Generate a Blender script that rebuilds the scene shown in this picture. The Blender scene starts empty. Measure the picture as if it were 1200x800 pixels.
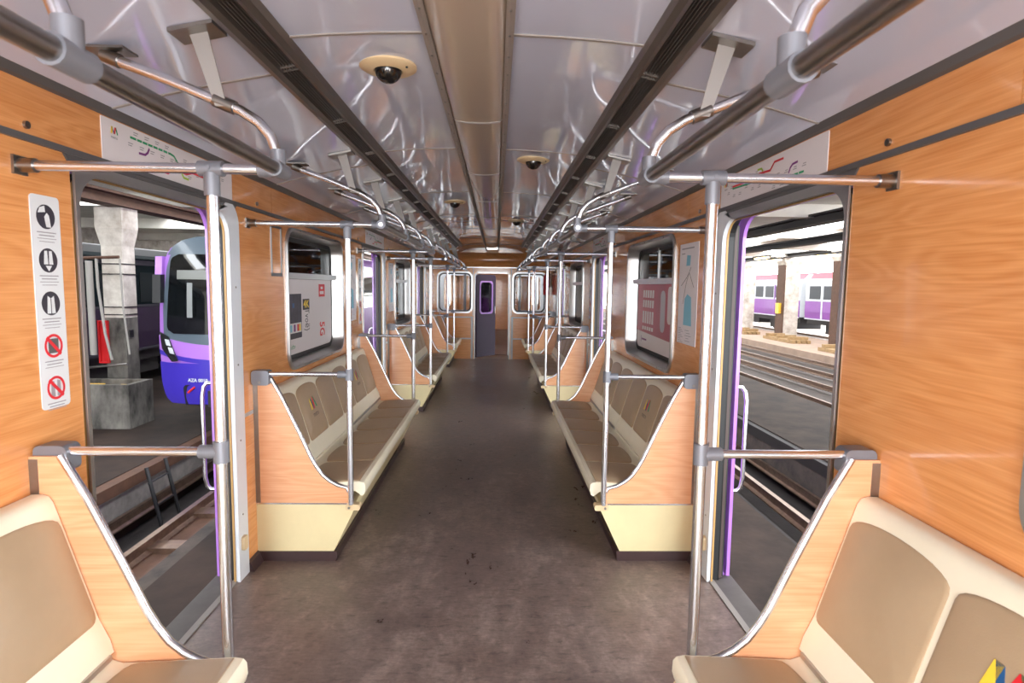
import bpy, bmesh, math, random
from mathutils import Vector, Matrix
from mathutils.geometry import tessellate_polygon
random.seed(7)
COL = bpy.context.scene.collection
SC = bpy.context.scene

# ------------------------------------------------------------------ camera
cam_d = bpy.data.cameras.new('camera'); cam = bpy.data.objects.new('camera', cam_d); COL.objects.link(cam)
cam_d.sensor_width = 36.0; cam_d.lens = 680 / 1200 * 36.0; cam_d.clip_start = 0.02; cam_d.clip_end = 300
PITCH, YAW, ROLL = .095, .028, .013
_f = Vector((math.sin(YAW) * math.cos(PITCH), math.cos(YAW) * math.cos(PITCH), -math.sin(PITCH)))
_r0 = Vector((math.cos(YAW), -math.sin(YAW), 0)); _u0 = _r0.cross(_f)
_r = _r0 * math.cos(ROLL) + _u0 * math.sin(ROLL); _u = -_r0 * math.sin(ROLL) + _u0 * math.cos(ROLL)
cam.matrix_world = Matrix(((_r.x, _u.x, -_f.x, .092), (_r.y, _u.y, -_f.y, 0), (_r.z, _u.z, -_f.z, 1.574), (0, 0, 0, 1)))
cam_d.dof.use_dof = True; cam_d.dof.focus_distance = 3.6; cam_d.dof.aperture_fstop = 5.6
SC.camera = cam

# ------------------------------------------------------------------ world, exposure
wd = bpy.data.worlds.new('sky'); SC.world = wd; wd.use_nodes = True
bgn = wd.node_tree.nodes['Background']; bgn.inputs[0].default_value = (.93, .97, 1.0, 1); bgn.inputs[1].default_value = 5.6
SC.view_settings.view_transform = 'Standard'; SC.view_settings.look = 'None'
SC.view_settings.gamma = 1.0; SC.view_settings.use_curve_mapping = False
SC.view_settings.exposure = 1.12
# added fill light at the carriage's open rear end, behind the camera
ld_ = bpy.data.lights.new('rear_fill', 'AREA'); ld_.shape = 'RECTANGLE'; ld_.size = 2.3; ld_.size_y = 1.9; ld_.energy = 24; ld_.color = (1.0, .98, .97)
lo_ = bpy.data.objects.new('rear_fill', ld_); COL.objects.link(lo_); lo_.location = (0, -3.15, 1.25); lo_.rotation_euler = (math.radians(90), 0, 0)
# added fill lights in the two unseen doorways just behind the camera
for _s in (-1, 1):
    ld_ = bpy.data.lights.new('doorway_fill', 'AREA'); ld_.shape = 'RECTANGLE'; ld_.size = 1.75; ld_.size_y = 1.05; ld_.energy = 62; ld_.color = (1.0, .99, .98)
    lo_ = bpy.data.objects.new('doorway_fill', ld_); COL.objects.link(lo_); lo_.location = (_s * 1.36, -1.52, 1.0); lo_.rotation_euler = (0, math.radians(90 * _s), 0)
SC.cycles.max_bounces = 10; SC.cycles.diffuse_bounces = 5; SC.cycles.glossy_bounces = 5; SC.cycles.transparent_max_bounces = 16

# ------------------------------------------------------------------ materials
def S(r, g, b):
    def c(v):
        v /= 255.0
        return v / 12.92 if v <= .04045 else ((v + .055) / 1.055) ** 2.4
    return (c(r), c(g), c(b), 1.0)
MATS = {}
def M(name, col, rough=.5, metal=0., bump=0., bscale=40., var=0., vscale=6., spec=.5, coat=0., stretch=(1, 1, 1), col2=None, emit=0., bdet=4):
    if name in MATS: return MATS[name]
    m = bpy.data.materials.new(name); m.use_nodes = True; MATS[name] = m
    nt = m.node_tree; N = nt.nodes; L = nt.links; b = N['Principled BSDF']
    b.inputs['Base Color'].default_value = col; b.inputs['Roughness'].default_value = rough
    b.inputs['Metallic'].default_value = metal; b.inputs['Specular IOR Level'].default_value = spec
    b.inputs['Coat Weight'].default_value = coat; b.inputs['Coat Roughness'].default_value = .06
    if emit:
        b.inputs['Emission Color'].default_value = col; b.inputs['Emission Strength'].default_value = emit
    if var or bump:
        g = N.new('ShaderNodeNewGeometry'); mp = N.new('ShaderNodeMapping'); L.new(g.outputs['Position'], mp.inputs[0])
        mp.inputs['Scale'].default_value = stretch
    if var:
        n = N.new('ShaderNodeTexNoise'); n.inputs['Scale'].default_value = vscale; n.inputs['Detail'].default_value = 7; n.inputs['Roughness'].default_value = .62
        L.new(mp.outputs[0], n.inputs['Vector'])
        r = N.new('ShaderNodeMapRange'); r.inputs[1].default_value = .3; r.inputs[2].default_value = .7; L.new(n.outputs[0], r.inputs[0])
        mx = N.new('ShaderNodeMix'); mx.data_type = 'RGBA'
        mx.inputs[6].default_value = col
        mx.inputs[7].default_value = col2 if col2 else tuple(list(Vector(col[:3]) * (1 - var)) + [1])
        L.new(r.outputs[0], mx.inputs[0]); L.new(mx.outputs[2], b.inputs['Base Color'])
    if bump:
        n2 = N.new('ShaderNodeTexNoise'); n2.inputs['Scale'].default_value = bscale; n2.inputs['Detail'].default_value = bdet
        L.new(mp.outputs[0], n2.inputs['Vector'])
        bp = N.new('ShaderNodeBump'); bp.inputs['Strength'].default_value = bump; bp.inputs['Distance'].default_value = .01
        L.new(n2.outputs[0], bp.inputs['Height']); L.new(bp.outputs[0], b.inputs['Normal'])
    return m
def wood_mat(name, ca, cb, rough=.16):
    m = bpy.data.materials.new(name); m.use_nodes = True; nt = m.node_tree; N = nt.nodes; L = nt.links; b = N['Principled BSDF']
    g = N.new('ShaderNodeNewGeometry')
    oi = N.new('ShaderNodeObjectInfo')
    ad = N.new('ShaderNodeVectorMath'); ad.operation = 'ADD'
    sc = N.new('ShaderNodeVectorMath'); sc.operation = 'SCALE'; sc.inputs[0].default_value = (3.1, 2.3, 1.7); L.new(oi.outputs['Random'], sc.inputs[3])
    L.new(g.outputs['Position'], ad.inputs[0]); L.new(sc.outputs[0], ad.inputs[1])
    m1 = N.new('ShaderNodeMapping'); m1.inputs['Scale'].default_value = (.55, .55, 3.6); L.new(ad.outputs[0], m1.inputs[0])
    n1 = N.new('ShaderNodeTexNoise'); n1.inputs['Scale'].default_value = 1.5; n1.inputs['Detail'].default_value = 3; n1.inputs['Distortion'].default_value = .35; L.new(m1.outputs[0], n1.inputs['Vector'])
    # growth rings: contour lines of a stretched noise
    mu = N.new('ShaderNodeMath'); mu.operation = 'MULTIPLY'; mu.inputs[1].default_value = 70; L.new(n1.outputs[0], mu.inputs[0])
    si = N.new('ShaderNodeMath'); si.operation = 'SINE'; L.new(mu.outputs[0], si.inputs[0])
    r1 = N.new('ShaderNodeMapRange'); r1.inputs[1].default_value = -1; r1.inputs[2].default_value = 1; L.new(si.outputs[0], r1.inputs[0])
    m2 = N.new('ShaderNodeMapping'); m2.inputs['Scale'].default_value = (2.5, 2.5, 110); L.new(ad.outputs[0], m2.inputs[0])
    n2 = N.new('ShaderNodeTexNoise'); n2.inputs['Scale'].default_value = 1.6; n2.inputs['Detail'].default_value = 5; L.new(m2.outputs[0], n2.inputs['Vector'])
    mxf = N.new('ShaderNodeMix'); mxf.inputs[0].default_value = .8; L.new(r1.outputs[0], mxf.inputs[2]); L.new(n2.outputs[0], mxf.inputs[3])
    r2 = N.new('ShaderNodeMapRange'); r2.inputs[1].default_value = .2; r2.inputs[2].default_value = .8; L.new(mxf.outputs[0], r2.inputs[0])
    mx = N.new('ShaderNodeMix'); mx.data_type = 'RGBA'; mx.inputs[6].default_value = ca; mx.inputs[7].default_value = cb
    L.new(r2.outputs[0], mx.inputs[0]); L.new(mx.outputs[2], b.inputs['Base Color'])
    b.inputs['Roughness'].default_value = rough; b.inputs['Coat Weight'].default_value = .25; b.inputs['Coat Roughness'].default_value = .05
    n3 = N.new('ShaderNodeTexNoise'); n3.inputs['Scale'].default_value = 5; L.new(g.outputs['Position'], n3.inputs['Vector'])
    bp = N.new('ShaderNodeBump'); bp.inputs['Strength'].default_value = .05; bp.inputs['Distance'].default_value = .02; L.new(n3.outputs[0], bp.inputs['Height']); L.new(bp.outputs[0], b.inputs['Normal'])
    MATS[name] = m; return m
def floor_mat():
    m = bpy.data.materials.new('linoleum'); m.use_nodes = True; nt = m.node_tree; N = nt.nodes; L = nt.links; b = N['Principled BSDF']
    g = N.new('ShaderNodeNewGeometry')
    def noise(scale, det, stretch, dist=0):
        mp = N.new('ShaderNodeMapping'); mp.inputs['Scale'].default_value = stretch; L.new(g.outputs['Position'], mp.inputs[0])
        n = N.new('ShaderNodeTexNoise'); n.inputs['Scale'].default_value = scale; n.inputs['Detail'].default_value = det; n.inputs['Roughness'].default_value = .68; n.inputs['Distortion'].default_value = dist
        L.new(mp.outputs[0], n.inputs['Vector']); return n
    a = noise(2.2, 8, (1, .8, 1), .6); c = noise(11, 6, (1, .5, 1), .4); d = noise(60, 3, (1, 1, 1))
    cr = N.new('ShaderNodeValToRGB'); e = cr.color_ramp.elements
    e[0].position = .32; e[0].color = S(80, 66, 62); e[1].position = .68; e[1].color = S(148, 131, 122)
    k = e.new(.5); k.color = S(108, 92, 86)
    mx = N.new('ShaderNodeMix'); mx.inputs[0].default_value = .45; L.new(a.outputs[0], mx.inputs[2]); L.new(c.outputs[0], mx.inputs[3])
    mx2 = N.new('ShaderNodeMix'); mx2.inputs[0].default_value = .14; L.new(mx.outputs[0], mx2.inputs[2]); L.new(d.outputs[0], mx2.inputs[3])
    L.new(mx2.outputs[0], cr.inputs[0])
    sm = noise(15, 7, (.8, 1.6, 1), .3); fs = noise(70, 4, (.35, 1, 1), .2)
    r3 = N.new('ShaderNodeMapRange'); r3.inputs[1].default_value = .53; r3.inputs[2].default_value = .68; r3.inputs[3].default_value = 1.0; r3.inputs[4].default_value = .62; L.new(sm.outputs[0], r3.inputs[0])
    r4 = N.new('ShaderNodeMapRange'); r4.inputs[1].default_value = .3; r4.inputs[2].default_value = .7; r4.inputs[3].default_value = .8; r4.inputs[4].default_value = 1.22; L.new(fs.outputs[0], r4.inputs[0])
    mm = N.new('ShaderNodeMath'); mm.operation = 'MULTIPLY'; L.new(r3.outputs[0], mm.inputs[0]); L.new(r4.outputs[0], mm.inputs[1])
    vm = N.new('ShaderNodeVectorMath'); vm.operation = 'SCALE'; L.new(cr.outputs[0], vm.inputs[0]); L.new(mm.outputs[0], vm.inputs[3]); L.new(vm.outputs[0], b.inputs['Base Color'])
    r = N.new('ShaderNodeMapRange'); r.inputs[1].default_value = .3; r.inputs[2].default_value = .7; r.inputs[3].default_value = .22; r.inputs[4].default_value = .5
    L.new(mx.outputs[0], r.inputs[0]); L.new(r.outputs[0], b.inputs['Roughness'])
    bp = N.new('ShaderNodeBump'); bp.inputs['Strength'].default_value = .05; bp.inputs['Distance'].default_value = .004
    MATS['linoleum'] = m; return m
def glass_mat(name, tint, refl=.5):
    m = bpy.data.materials.new(name); m.use_nodes = True; nt = m.node_tree; N = nt.nodes; L = nt.links
    N.remove(N['Principled BSDF']); out = N['Material Output']
    t = N.new('ShaderNodeBsdfTransparent'); t.inputs[0].default_value = tint
    gl = N.new('ShaderNodeBsdfGlossy'); gl.inputs['Roughness'].default_value = .03
    fr = N.new('ShaderNodeFresnel'); fr.inputs[0].default_value = 1.45
    mx = N.new('ShaderNodeMixShader'); L.new(fr.outputs[0], mx.inputs[0]); L.new(t.outputs[0], mx.inputs[1]); L.new(gl.outputs[0], mx.inputs[2]); L.new(mx.outputs[0], out.inputs[0])
    MATS[name] = m; return m

WOOD = wood_mat('wood laminate', S(229, 163, 103), S(202, 130, 74))
WOODP = wood_mat('pale wood laminate', S(230, 176, 136), S(214, 152, 108), .25)
LINO = floor_mat()
GLASS = glass_mat('window glass', (.88, .9, .9, 1))
CREAM = M('cream moulding', S(242, 234, 210), .32, var=.08, vscale=3)
CREAM2 = M('cream painted metal', S(224, 208, 162), .4, var=.1, vscale=4)
TAUPE = M('taupe vinyl', S(176, 152, 122), .38, bump=.06, bscale=300, var=.1, vscale=5)
CHROME = M('stainless tube', S(222, 224, 230), .26, 1.0)
CHROMED = M('dull steel', S(150, 146, 142), .32, 1.0, var=.15, vscale=14)
JOINT = M('grey cast joint', S(122, 124, 132), .42, .3)
ALU = M('aluminium', S(190, 190, 190), .3, .9, var=.1, vscale=9)
ALUW = M('pale aluminium strip', S(176, 178, 180), .45, .3)
DGREY = M('dark grey trim', S(98, 97, 98), .4, .3)
VENTM = M('bronze vent metal', S(126, 118, 112), .34, .75)
BLACK = M('black rubber', S(18, 18, 20), .5)
VOID = M('vent cavity', S(14, 12, 12), .9)
CEIL = M('lilac gloss laminate', S(198, 204, 224), .045, 0., bump=.6, bscale=3.4, spec=.5, coat=.5, stretch=(1, .8, 1), bdet=0)
BATTEN = M('ceiling batten', S(146, 138, 132), .55, .0)
COVER = M('beige acrylic cover', S(178, 162, 146), .16, 0., bump=.06, bscale=4, coat=.4)
BEIGE = M('beige plastic', S(214, 190, 150), .4)
DOME = M('black dome', S(12, 12, 13), .05, spec=.8)
PLINTH = M('dark plinth', S(64, 44, 44), .4, var=.2)
WHITEF = M('white enamel frame', S(214, 218, 224), .35, var=.05, vscale=8)
GOLD = M('ochre seal', S(176, 138, 82), .5)
BROWN = M('brown rubber', S(70, 54, 50), .5)
LILAC = M('lilac paint', S(164, 112, 198), .3, coat=.3)
PURPLE = M('purple paint', S(126, 62, 148), .35, var=.15, vscale=3)
DPURPLE = M('dark purple paint', S(40, 14, 50), .6, var=.2, vscale=3)
BLUEP = M('blue violet paint', S(60, 46, 164), .3, coat=.4)
SLATE = M('slate grey paint', S(84, 96, 106), .28, coat=.4)
TINT = M('dark windshield', S(14, 16, 18), .04, spec=.7, coat=.5)
PAPER = M('white paper', S(226, 220, 222), .45)
PLATE = M('grey white plate', S(214, 216, 218), .35)
INK = M('dark ink', S(52, 48, 58), .5)
GREYINK = M('grey ink', S(150, 146, 150), .5)
RED = M('red ink', S(214, 38, 48), .45)
GREEN = M('green ink', S(18, 148, 96), .45)
LIME = M('lime ink', S(160, 196, 50), .45)
MAG = M('purple ink', S(116, 40, 118), .45)
BLUE = M('blue ink', S(24, 84, 138), .45)
YEL = M('yellow ink', S(240, 206, 60), .45)
SKYB = M('pale blue ink', S(124, 190, 212), .45)
CONC = M('whitewashed concrete', S(216, 210, 200), .85, bump=.3, bscale=14, var=.3, vscale=2.5, col2=S(150, 138, 126))
SOOT = M('sooty concrete', S(126, 121, 114), .9, bump=.4, bscale=16, var=.6, vscale=2.6, col2=S(28, 25, 23), stretch=(1, 1, .5))
DFLOOR = M('depot floor', S(58, 44, 36), .8, bump=.2, bscale=10, var=.4, vscale=1.3, col2=S(30, 23, 19), spec=.25)
PAVE = M('pavement', S(62, 50, 42), .85, bump=.3, bscale=9, var=.4, vscale=1.6, col2=S(30, 24, 20), spec=.25)
TRENCH = M('trench concrete', S(84, 72, 64), .9, bump=.4, bscale=12, var=.6, vscale=2.4, col2=S(38, 34, 32))
TDARK = M('trench dirt', S(46, 40, 38), .95, bump=.4, bscale=12, var=.4, vscale=2)
RUST = M('rusty steel', S(92, 62, 45), .7, .2, var=.4, vscale=6)
RAILS = M('rail steel', S(150, 124, 106), .35, .8, var=.4, vscale=10)
DARKST = M('dark steel', S(40, 36, 36), .6, .3)
ROOFW = M('white roof', S(226, 220, 210), .85, var=.2, vscale=1.2)
REDP = M('red paint', S(196, 30, 34), .4)
LAMPY = M('warm tube lamp', (1.0, .72, .34, 1), .5, emit=5)
YELP = M('yellow paint', S(224, 178, 60), .5)
TRW = M('train white', S(196, 200, 204), .5, var=.1)
TRGL = M('train glass', S(44, 48, 54), .45)
PINK = M('pink red roof', S(206, 96, 110), .6, var=.2)

# ------------------------------------------------------------------ mesh helpers
class MB:
    def __init__(s): s.v = []; s.f = []
    def add(s, vs, fs):
        o = len(s.v); s.v += [tuple(p) for p in vs]; s.f += [tuple(i + o for i in f) for f in fs]; return s
    def box(s, x0, x1, y0, y1, z0, z1):
        x0, x1 = min(x0, x1), max(x0, x1); y0, y1 = min(y0, y1), max(y0, y1)
        v = [(x, y, z) for x in (x0, x1) for y in (y0, y1) for z in (z0, z1)]
        return s.add(v, [(0, 1, 3, 2), (4, 6, 7, 5), (0, 4, 5, 1), (2, 3, 7, 6), (0, 2, 6, 4), (1, 5, 7, 3)])
    def tube(s, pts, r, n=12, caps=True, radii=None):
        P = [Vector(p) for p in pts]; rings = []; T = []
        for i in range(len(P)):
            a = P[i] - P[max(i - 1, 0)]; b = P[min(i + 1, len(P) - 1)] - P[i]
            t = (a.normalized() if a.length else Vector()) + (b.normalized() if b.length else Vector()); T.append(t.normalized())
        nrm = T[0].orthogonal().normalized(); vs = []
        for i in range(len(P)):
            if i:
                nrm = (nrm - T[i] * nrm.dot(T[i]));
                nrm = nrm.normalized() if nrm.length > 1e-6 else T[i].orthogonal().normalized()
            bn = T[i].cross(nrm); rr = radii[i] if radii else r
            for k in range(n):
                a = 2 * math.pi * k / n; vs.append(P[i] + (nrm * math.cos(a) + bn * math.sin(a)) * rr)
        fs = []
        for i in range(len(P) - 1):
            for k in range(n):
                fs.append((i * n + k, i * n + (k + 1) % n, (i + 1) * n + (k + 1) % n, (i + 1) * n + k))
        if caps: fs.append(tuple(range(n - 1, -1, -1))); fs.append(tuple((len(P) - 1) * n + k for k in range(n)))
        return s.add(vs, fs)
    def loft(s, loops, closed=True, cap0=False, cap1=False):
        n = len(loops[0]); vs = [p for l in loops for p in l]; fs = []
        for i in range(len(loops) - 1):
            for k in range(n if closed else n - 1):
                fs.append((i * n + k, i * n + (k + 1) % n, (i + 1) * n + (k + 1) % n, (i + 1) * n + k))
        if cap0: fs.append(tuple(range(n - 1, -1, -1)))
        if cap1: fs.append(tuple((len(loops) - 1) * n + k for k in range(n)))
        return s.add(vs, fs)
    def plate(s, loops, fn, d0, d1):
        """loops: 2-D outline and holes; fn(u, v, d) -> 3-D; a solid between depths d0 and d1"""
        tri = tessellate_polygon([[Vector((u, v, 0)) for u, v in l] for l in loops]); flat = [p for l in loops for p in l]; n = len(flat)
        vs = [fn(u, v, d0) for u, v in flat] + [fn(u, v, d1) for u, v in flat]
        fs = [tuple(t) for t in tri] + [tuple(i + n for i in reversed(t)) for t in tri]; o = 0
        for l in loops:
            k = len(l)
            for i in range(k): a, b = o + i, o + (i + 1) % k; fs.append((a, b, b + n, a + n))
            o += k
        return s.add(vs, fs)
    def grid(s, rows):
        n = len(rows[0]); vs = [p for r in rows for p in r]
        return s.add(vs, [(i * n + k, i * n + k + 1, (i + 1) * n + k + 1, (i + 1) * n + k) for i in range(len(rows) - 1) for k in range(n - 1)])
    def ball(s, c, rx, ry, rz, nu=16, nv=10, v0=-1., v1=1.):
        rows = []
        for j in range(nv + 1):
            t = math.pi / 2 * (v0 + (v1 - v0) * j / nv)
            rows.append([(c[0] + rx * math.cos(t) * math.cos(2 * math.pi * k / nu), c[1] + ry * math.cos(t) * math.sin(2 * math.pi * k / nu), c[2] + rz * math.sin(t)) for k in range(nu)])
        return s.loft(rows, True, v0 > -1, v1 < 1)
    def build(s, name, mat, parent=None, smooth=False, kind=None, loc=None):
        me = bpy.data.meshes.new(name); me.from_pydata([tuple(p) for p in s.v], [], s.f); me.validate()
        bm = bmesh.new(); bm.from_mesh(me); bmesh.ops.remove_doubles(bm, verts=bm.verts, dist=1e-6); bmesh.ops.recalc_face_normals(bm, faces=bm.faces)
        if smooth:
            for f in bm.faces: f.smooth = True
            for e in bm.edges:
                if len(e.link_faces) == 2 and e.calc_face_angle(0) > .7: e.smooth = False
        bm.to_mesh(me); bm.free()
        me.materials.append(mat); o = bpy.data.objects.new(name, me); COL.objects.link(o)
        if loc is not None: o.location = loc
        if parent is not None: o.parent = parent
        if kind: o['kind'] = kind
        return o
def rrect(u0, u1, v0, v1, r, n=6, corners=(1, 1, 1, 1)):
    """rounded rectangle, order: bottom-left, bottom-right, top-right, top-left"""
    pts = []
    for (cx, cy, a0, on) in ((u0 + r, v0 + r, 180, corners[0]), (u1 - r, v0 + r, 270, corners[1]), (u1 - r, v1 - r, 0, corners[2]), (u0 + r, v1 - r, 90, corners[3])):
        if on:
            for k in range(n + 1): a = math.radians(a0 + 90 * k / n); pts.append((cx + r * math.cos(a), cy + r * math.sin(a)))
        else:
            sx = -1 if a0 in (180, 90) else 1; sy = -1 if a0 in (180, 270) else 1; pts.append((cx + sx * r, cy + sy * r))
    return pts
def tag(o, label, cat, group=None, kind=None):
    o['label'] = label; o['category'] = cat
    if group: o['group'] = group
    if kind: o['kind'] = kind
    return o
def empty(name, loc=(0, 0, 0), label=None, cat=None, group=None, kind=None, rz=0):
    o = bpy.data.objects.new(name, None); COL.objects.link(o); o.location = loc; o.rotation_euler[2] = rz; o.empty_display_size = .1
    if label: tag(o, label, cat, group)
    if kind: o['kind'] = kind
    return o
KIDS = {}
def children(o): return [c for c in bpy.data.objects if c.parent == o]
def copy_tree(o, parent=None):
    c = o.copy(); COL.objects.link(c); c.parent = parent
    for ch in children(o): copy_tree(ch, c)
    return c
def text(name, body, size, mat, parent, fn, align='CENTER', bold=0.0):
    """flat lettering laid with fn(u, v) -> 3-D"""
    cu = bpy.data.curves.new(name, 'FONT'); cu.body = body; cu.size = size; cu.align_x = align; cu.align_y = 'CENTER'; cu.resolution_u = 2; cu.offset = bold
    to = bpy.data.objects.new(name, cu); COL.objects.link(to); dg = bpy.context.evaluated_depsgraph_get(); dg.update()
    me = bpy.data.meshes.new_from_object(to.evaluated_get(dg)); bpy.data.objects.remove(to); bpy.data.curves.remove(cu)
    for v in me.vertices: v.co = Vector(fn(v.co.x, v.co.y))
    me.materials.clear(); me.materials.append(mat)
    o = bpy.data.objects.new(name, me); COL.objects.link(o)
    if parent is not None: o.parent = parent
    return o
SIDE = {-1: 'left', 1: 'right'}
WX = 1.25
PER = 3.98

# ================================================================== CAR SHELL
Y_BACK, Y_END = -3.2, 12.48
DOORS = [-2.08, 1.90, 5.88, 9.86]; DW = 1.12; DTOP = 1.95
WINS = [(-.17, 1.20), (3.75, 5.10), (7.73, 9.08)]
WZ0, WZ1 = 1.0, 1.935
# floor
o = MB().box(-1.40, 1.40, Y_BACK, Y_END + .05, -.08, 0).build('floor', LINO, kind='structure')
for s in (-1, 1):
    for d in DOORS[1:]:
        MB().box(s * 1.255, s * 1.285, d, d + DW, 0, .006).build('threshold_strip', M('worn strip', S(136, 130, 126), .6, .2), o)
        MB().box(s * 1.285, s * 1.40, d - .02, d + DW + .02, -.002, .003).build('sill_plate', M('worn sill', S(92, 86, 84), .6, .2, var=.3), o)
# side walls
for s in (-1, 1):
    W = lambda u, v, d, s=s: (s * d, u, v)
    outer = [(Y_BACK, -.45), (Y_END + .05, -.45), (Y_END + .05, 2.30), (Y_BACK, 2.30)]
    holes = [rrect(d - .05, d + DW + .05, -.02, DTOP + .03, .1) for d in DOORS] + [rrect(a + .03, b - .03, WZ0 + .03, WZ1 - .03, .1) for a, b in WINS]
    wall = MB().plate([outer] + holes, W, 1.33, 1.385).build('wall_' + SIDE[s], LILAC, kind='structure')
    segs = [(Y_BACK, DOORS[0])] + [(DOORS[i] + DW, DOORS[i + 1] if i < 3 else Y_END) for i in range(4)]
    for i, (a, b) in enumerate(segs):
        cuts = [a, b]
        for c0, c1 in zip(cuts, cuts[1:]):
            loops = [[(c0 + .0015, 0), (c1 - .0015, 0), (c1 - .0015, 1.966), (c0 + .0015, 1.966)]]
            for w0, w1 in WINS:
                if c0 < w0 and w1 < c1: loops.append(rrect(w0 + .02, w1 - .02, WZ0 + .02, WZ1 - .02, .1))
            MB().plate(loops, W, WX, 1.33).build('panel', WOOD, wall)
        if i > 1:
            MB().box(s * (WX - .003), s * WX, a + .06, a + .18, .855, .875).build('joint_strip', ALUW, wall)
    # upper panels, strips and cove
    ups = [Y_BACK, -1.0, .4, 1.30, 3.55, 5.28, 7.5, 9.26, 11.2, Y_END]
    for a, b in zip(ups, ups[1:]):
        up = MB().box(s * WX, s * 1.33, a + .0015, b - .0015, 1.985, 2.15).build('upper_panel', WOOD, wall)
    for yy in (1.735, 3.33, 5.71, 7.31):
        MB().tube([(s * (WX + .005), yy, 2.012), (s * (WX - .008), yy, 2.012)], .011, 12).build('lock', CHROMED, wall, True)
    for dd in DOORS[1:]:
        MB().plate([[(dd - .0, 1.93), (dd + DW + .0, 1.93), (dd + DW + .05, 1.966), (dd - .03, 1.966)]], W, WX - .006, WX + .06).build('door_header', DGREY, wall)
    trim = MB().box(s * (WX - .012), s * (WX + .02), Y_BACK, Y_END, 1.966, 1.985).build('trim_%d' % (1 if s < 0 else 2), DGREY, kind='structure')
    MB().loft([[(s * 1.25, y, 2.135), (s * 1.236, y, 2.14), (s * 1.205, y, 2.168), (s * 1.205, y, 2.19), (s * 1.26, y, 2.19)] for y in (Y_BACK, Y_END)], True, True, True).build('cove_strip', DGREY, trim)
    # plain floor skirting between bench and doorway
    bb = empty('baseboard_' + SIDE[s], kind='structure')
    for dd in DOORS[1:]:
        for a, b in ((dd - .2, dd - .06), (dd + DW + .06, dd + DW + .2)):
            MB().loft([[(s * 1.25, y, 0), (s * 1.215, y, 0), (s * 1.235, y, .05), (s * 1.25, y, .06)] for y in (a, b)], True, True, True).build('skirting', PLINTH, bb)

# doorways (open, leaves slid into the walls)
nd = 0
for s in (-1, 1):
    W = lambda u, v, d, s=s: (s * d, u, v)
    for k, d in enumerate(DOORS):
        nd += 1
        dr = empty('door_%d' % nd, (0, 0, 0), kind='structure')
        a, b = d, d + DW
        ri = rrect(a + .025, b - .055, .0, DTOP - .035, .11, 8, (0, 0, 1, 1)); ro = rrect(a - .035, b + .06, .0, DTOP + .03, .12, 8, (0, 0, 1, 1))
        n = len(ri)
        # three-sided frame: quads between outer and inner arch
        def arch(l): return l[1:] + l[:1]
        A, B = arch(ri), arch(ro)
        iu = max(i for i, p in enumerate(A) if p[1] > DTOP - .2 and p[0] > (a + b) / 2)
        MB().loft([[W(u, v, x) for u, v in l[:iu + 1]] for l, x in ((B, 1.25), (B, 1.242), (A, 1.242), (A, 1.262))], False).build('frame_post', WHITEF, dr)
        B2 = [(u, min(v, DTOP + .0)) if u > a + .2 else (max(u, a + .008), min(v, DTOP)) for u, v in B]
        MB().loft([[W(u, v, x) for u, v in l[iu:]] for l, x in ((B2, 1.25), (B2, 1.242), (A, 1.242), (A, 1.262))], False).build('frame', ALU, dr)
        for zz in (.35, .75, 1.15, 1.55): MB().tube([W(b - .0, zz, 1.243), W(b - .0, zz, 1.239)], .005, 8).build('screw', CHROMED, dr)
        G = arch(rrect(a + .03, b - .06, 0, DTOP - .04, .10, 8, (0, 0, 1, 1)))
        G2 = arch(rrect(a + .012, b - .042, 0, DTOP - .022, .11, 8, (0, 0, 1, 1)))
        MB().loft([[W(u, v, x) for u, v in l] for l, x in ((G, 1.262), (G, 1.272), (G2, 1.275))], False).build('ochre_seal', GOLD, dr)
        G3 = arch(rrect(a + .02, b - .04, 0, DTOP - .03, .10, 8, (0, 0, 1, 1)))
        MB().loft([[W(u, v, x) for u, v in l] for l, x in ((G2, 1.276), (G3, 1.282), (G3, 1.305), (G2, 1.312))], False).build('rubber_seal', BLACK, dr)
        for e, sg in ((b - .01, 1), (a + .0, -1)):   # leaf edges peeping out of the pocket
            lf = MB().box(s * 1.315, s * 1.332, e - .02 * sg, e + .04 * sg, .01, DTOP - .05).build('leaf_edge', BROWN, dr)
            MB().box(s * 1.334, s * 1.345, e - .005 * sg, e + .045 * sg, .01, DTOP - .05).build('leaf_seal', BLACK, dr)
        G4 = arch(rrect(a - .02, b + .005, -.02, DTOP - .01, .12, 8, (0, 0, 1, 1))); G5 = arch(rrect(a - .055, b + .055, -.02, DTOP + .035, .12, 8, (0, 0, 1, 1)))
        MB().loft([[W(u, v, x) for u, v in l] for l, x in ((G5, 1.37), (G4, 1.372), (G4, 1.39), (G5, 1.39))], False).build('outer_lip', LILAC, dr)
        if k:
            MB().tube([W(b + .02, .48, 1.385), W(b + .02, .48, 1.415), W(b + .015, .50, 1.43), W(b + .01, .55, 1.437), W(b + .01, .98, 1.437), W(b + .015, 1.03, 1.43), W(b + .02, 1.05, 1.415), W(b + .02, 1.05, 1.385)], .011, 10).build('outside_handle', CHROME, dr, True)
            MB().plate([rrect(b - .03, b + .015, .16, .235, .012, 3)], W, 1.225, 1.242).build('floor_catch', BEIGE, dr)

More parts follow.
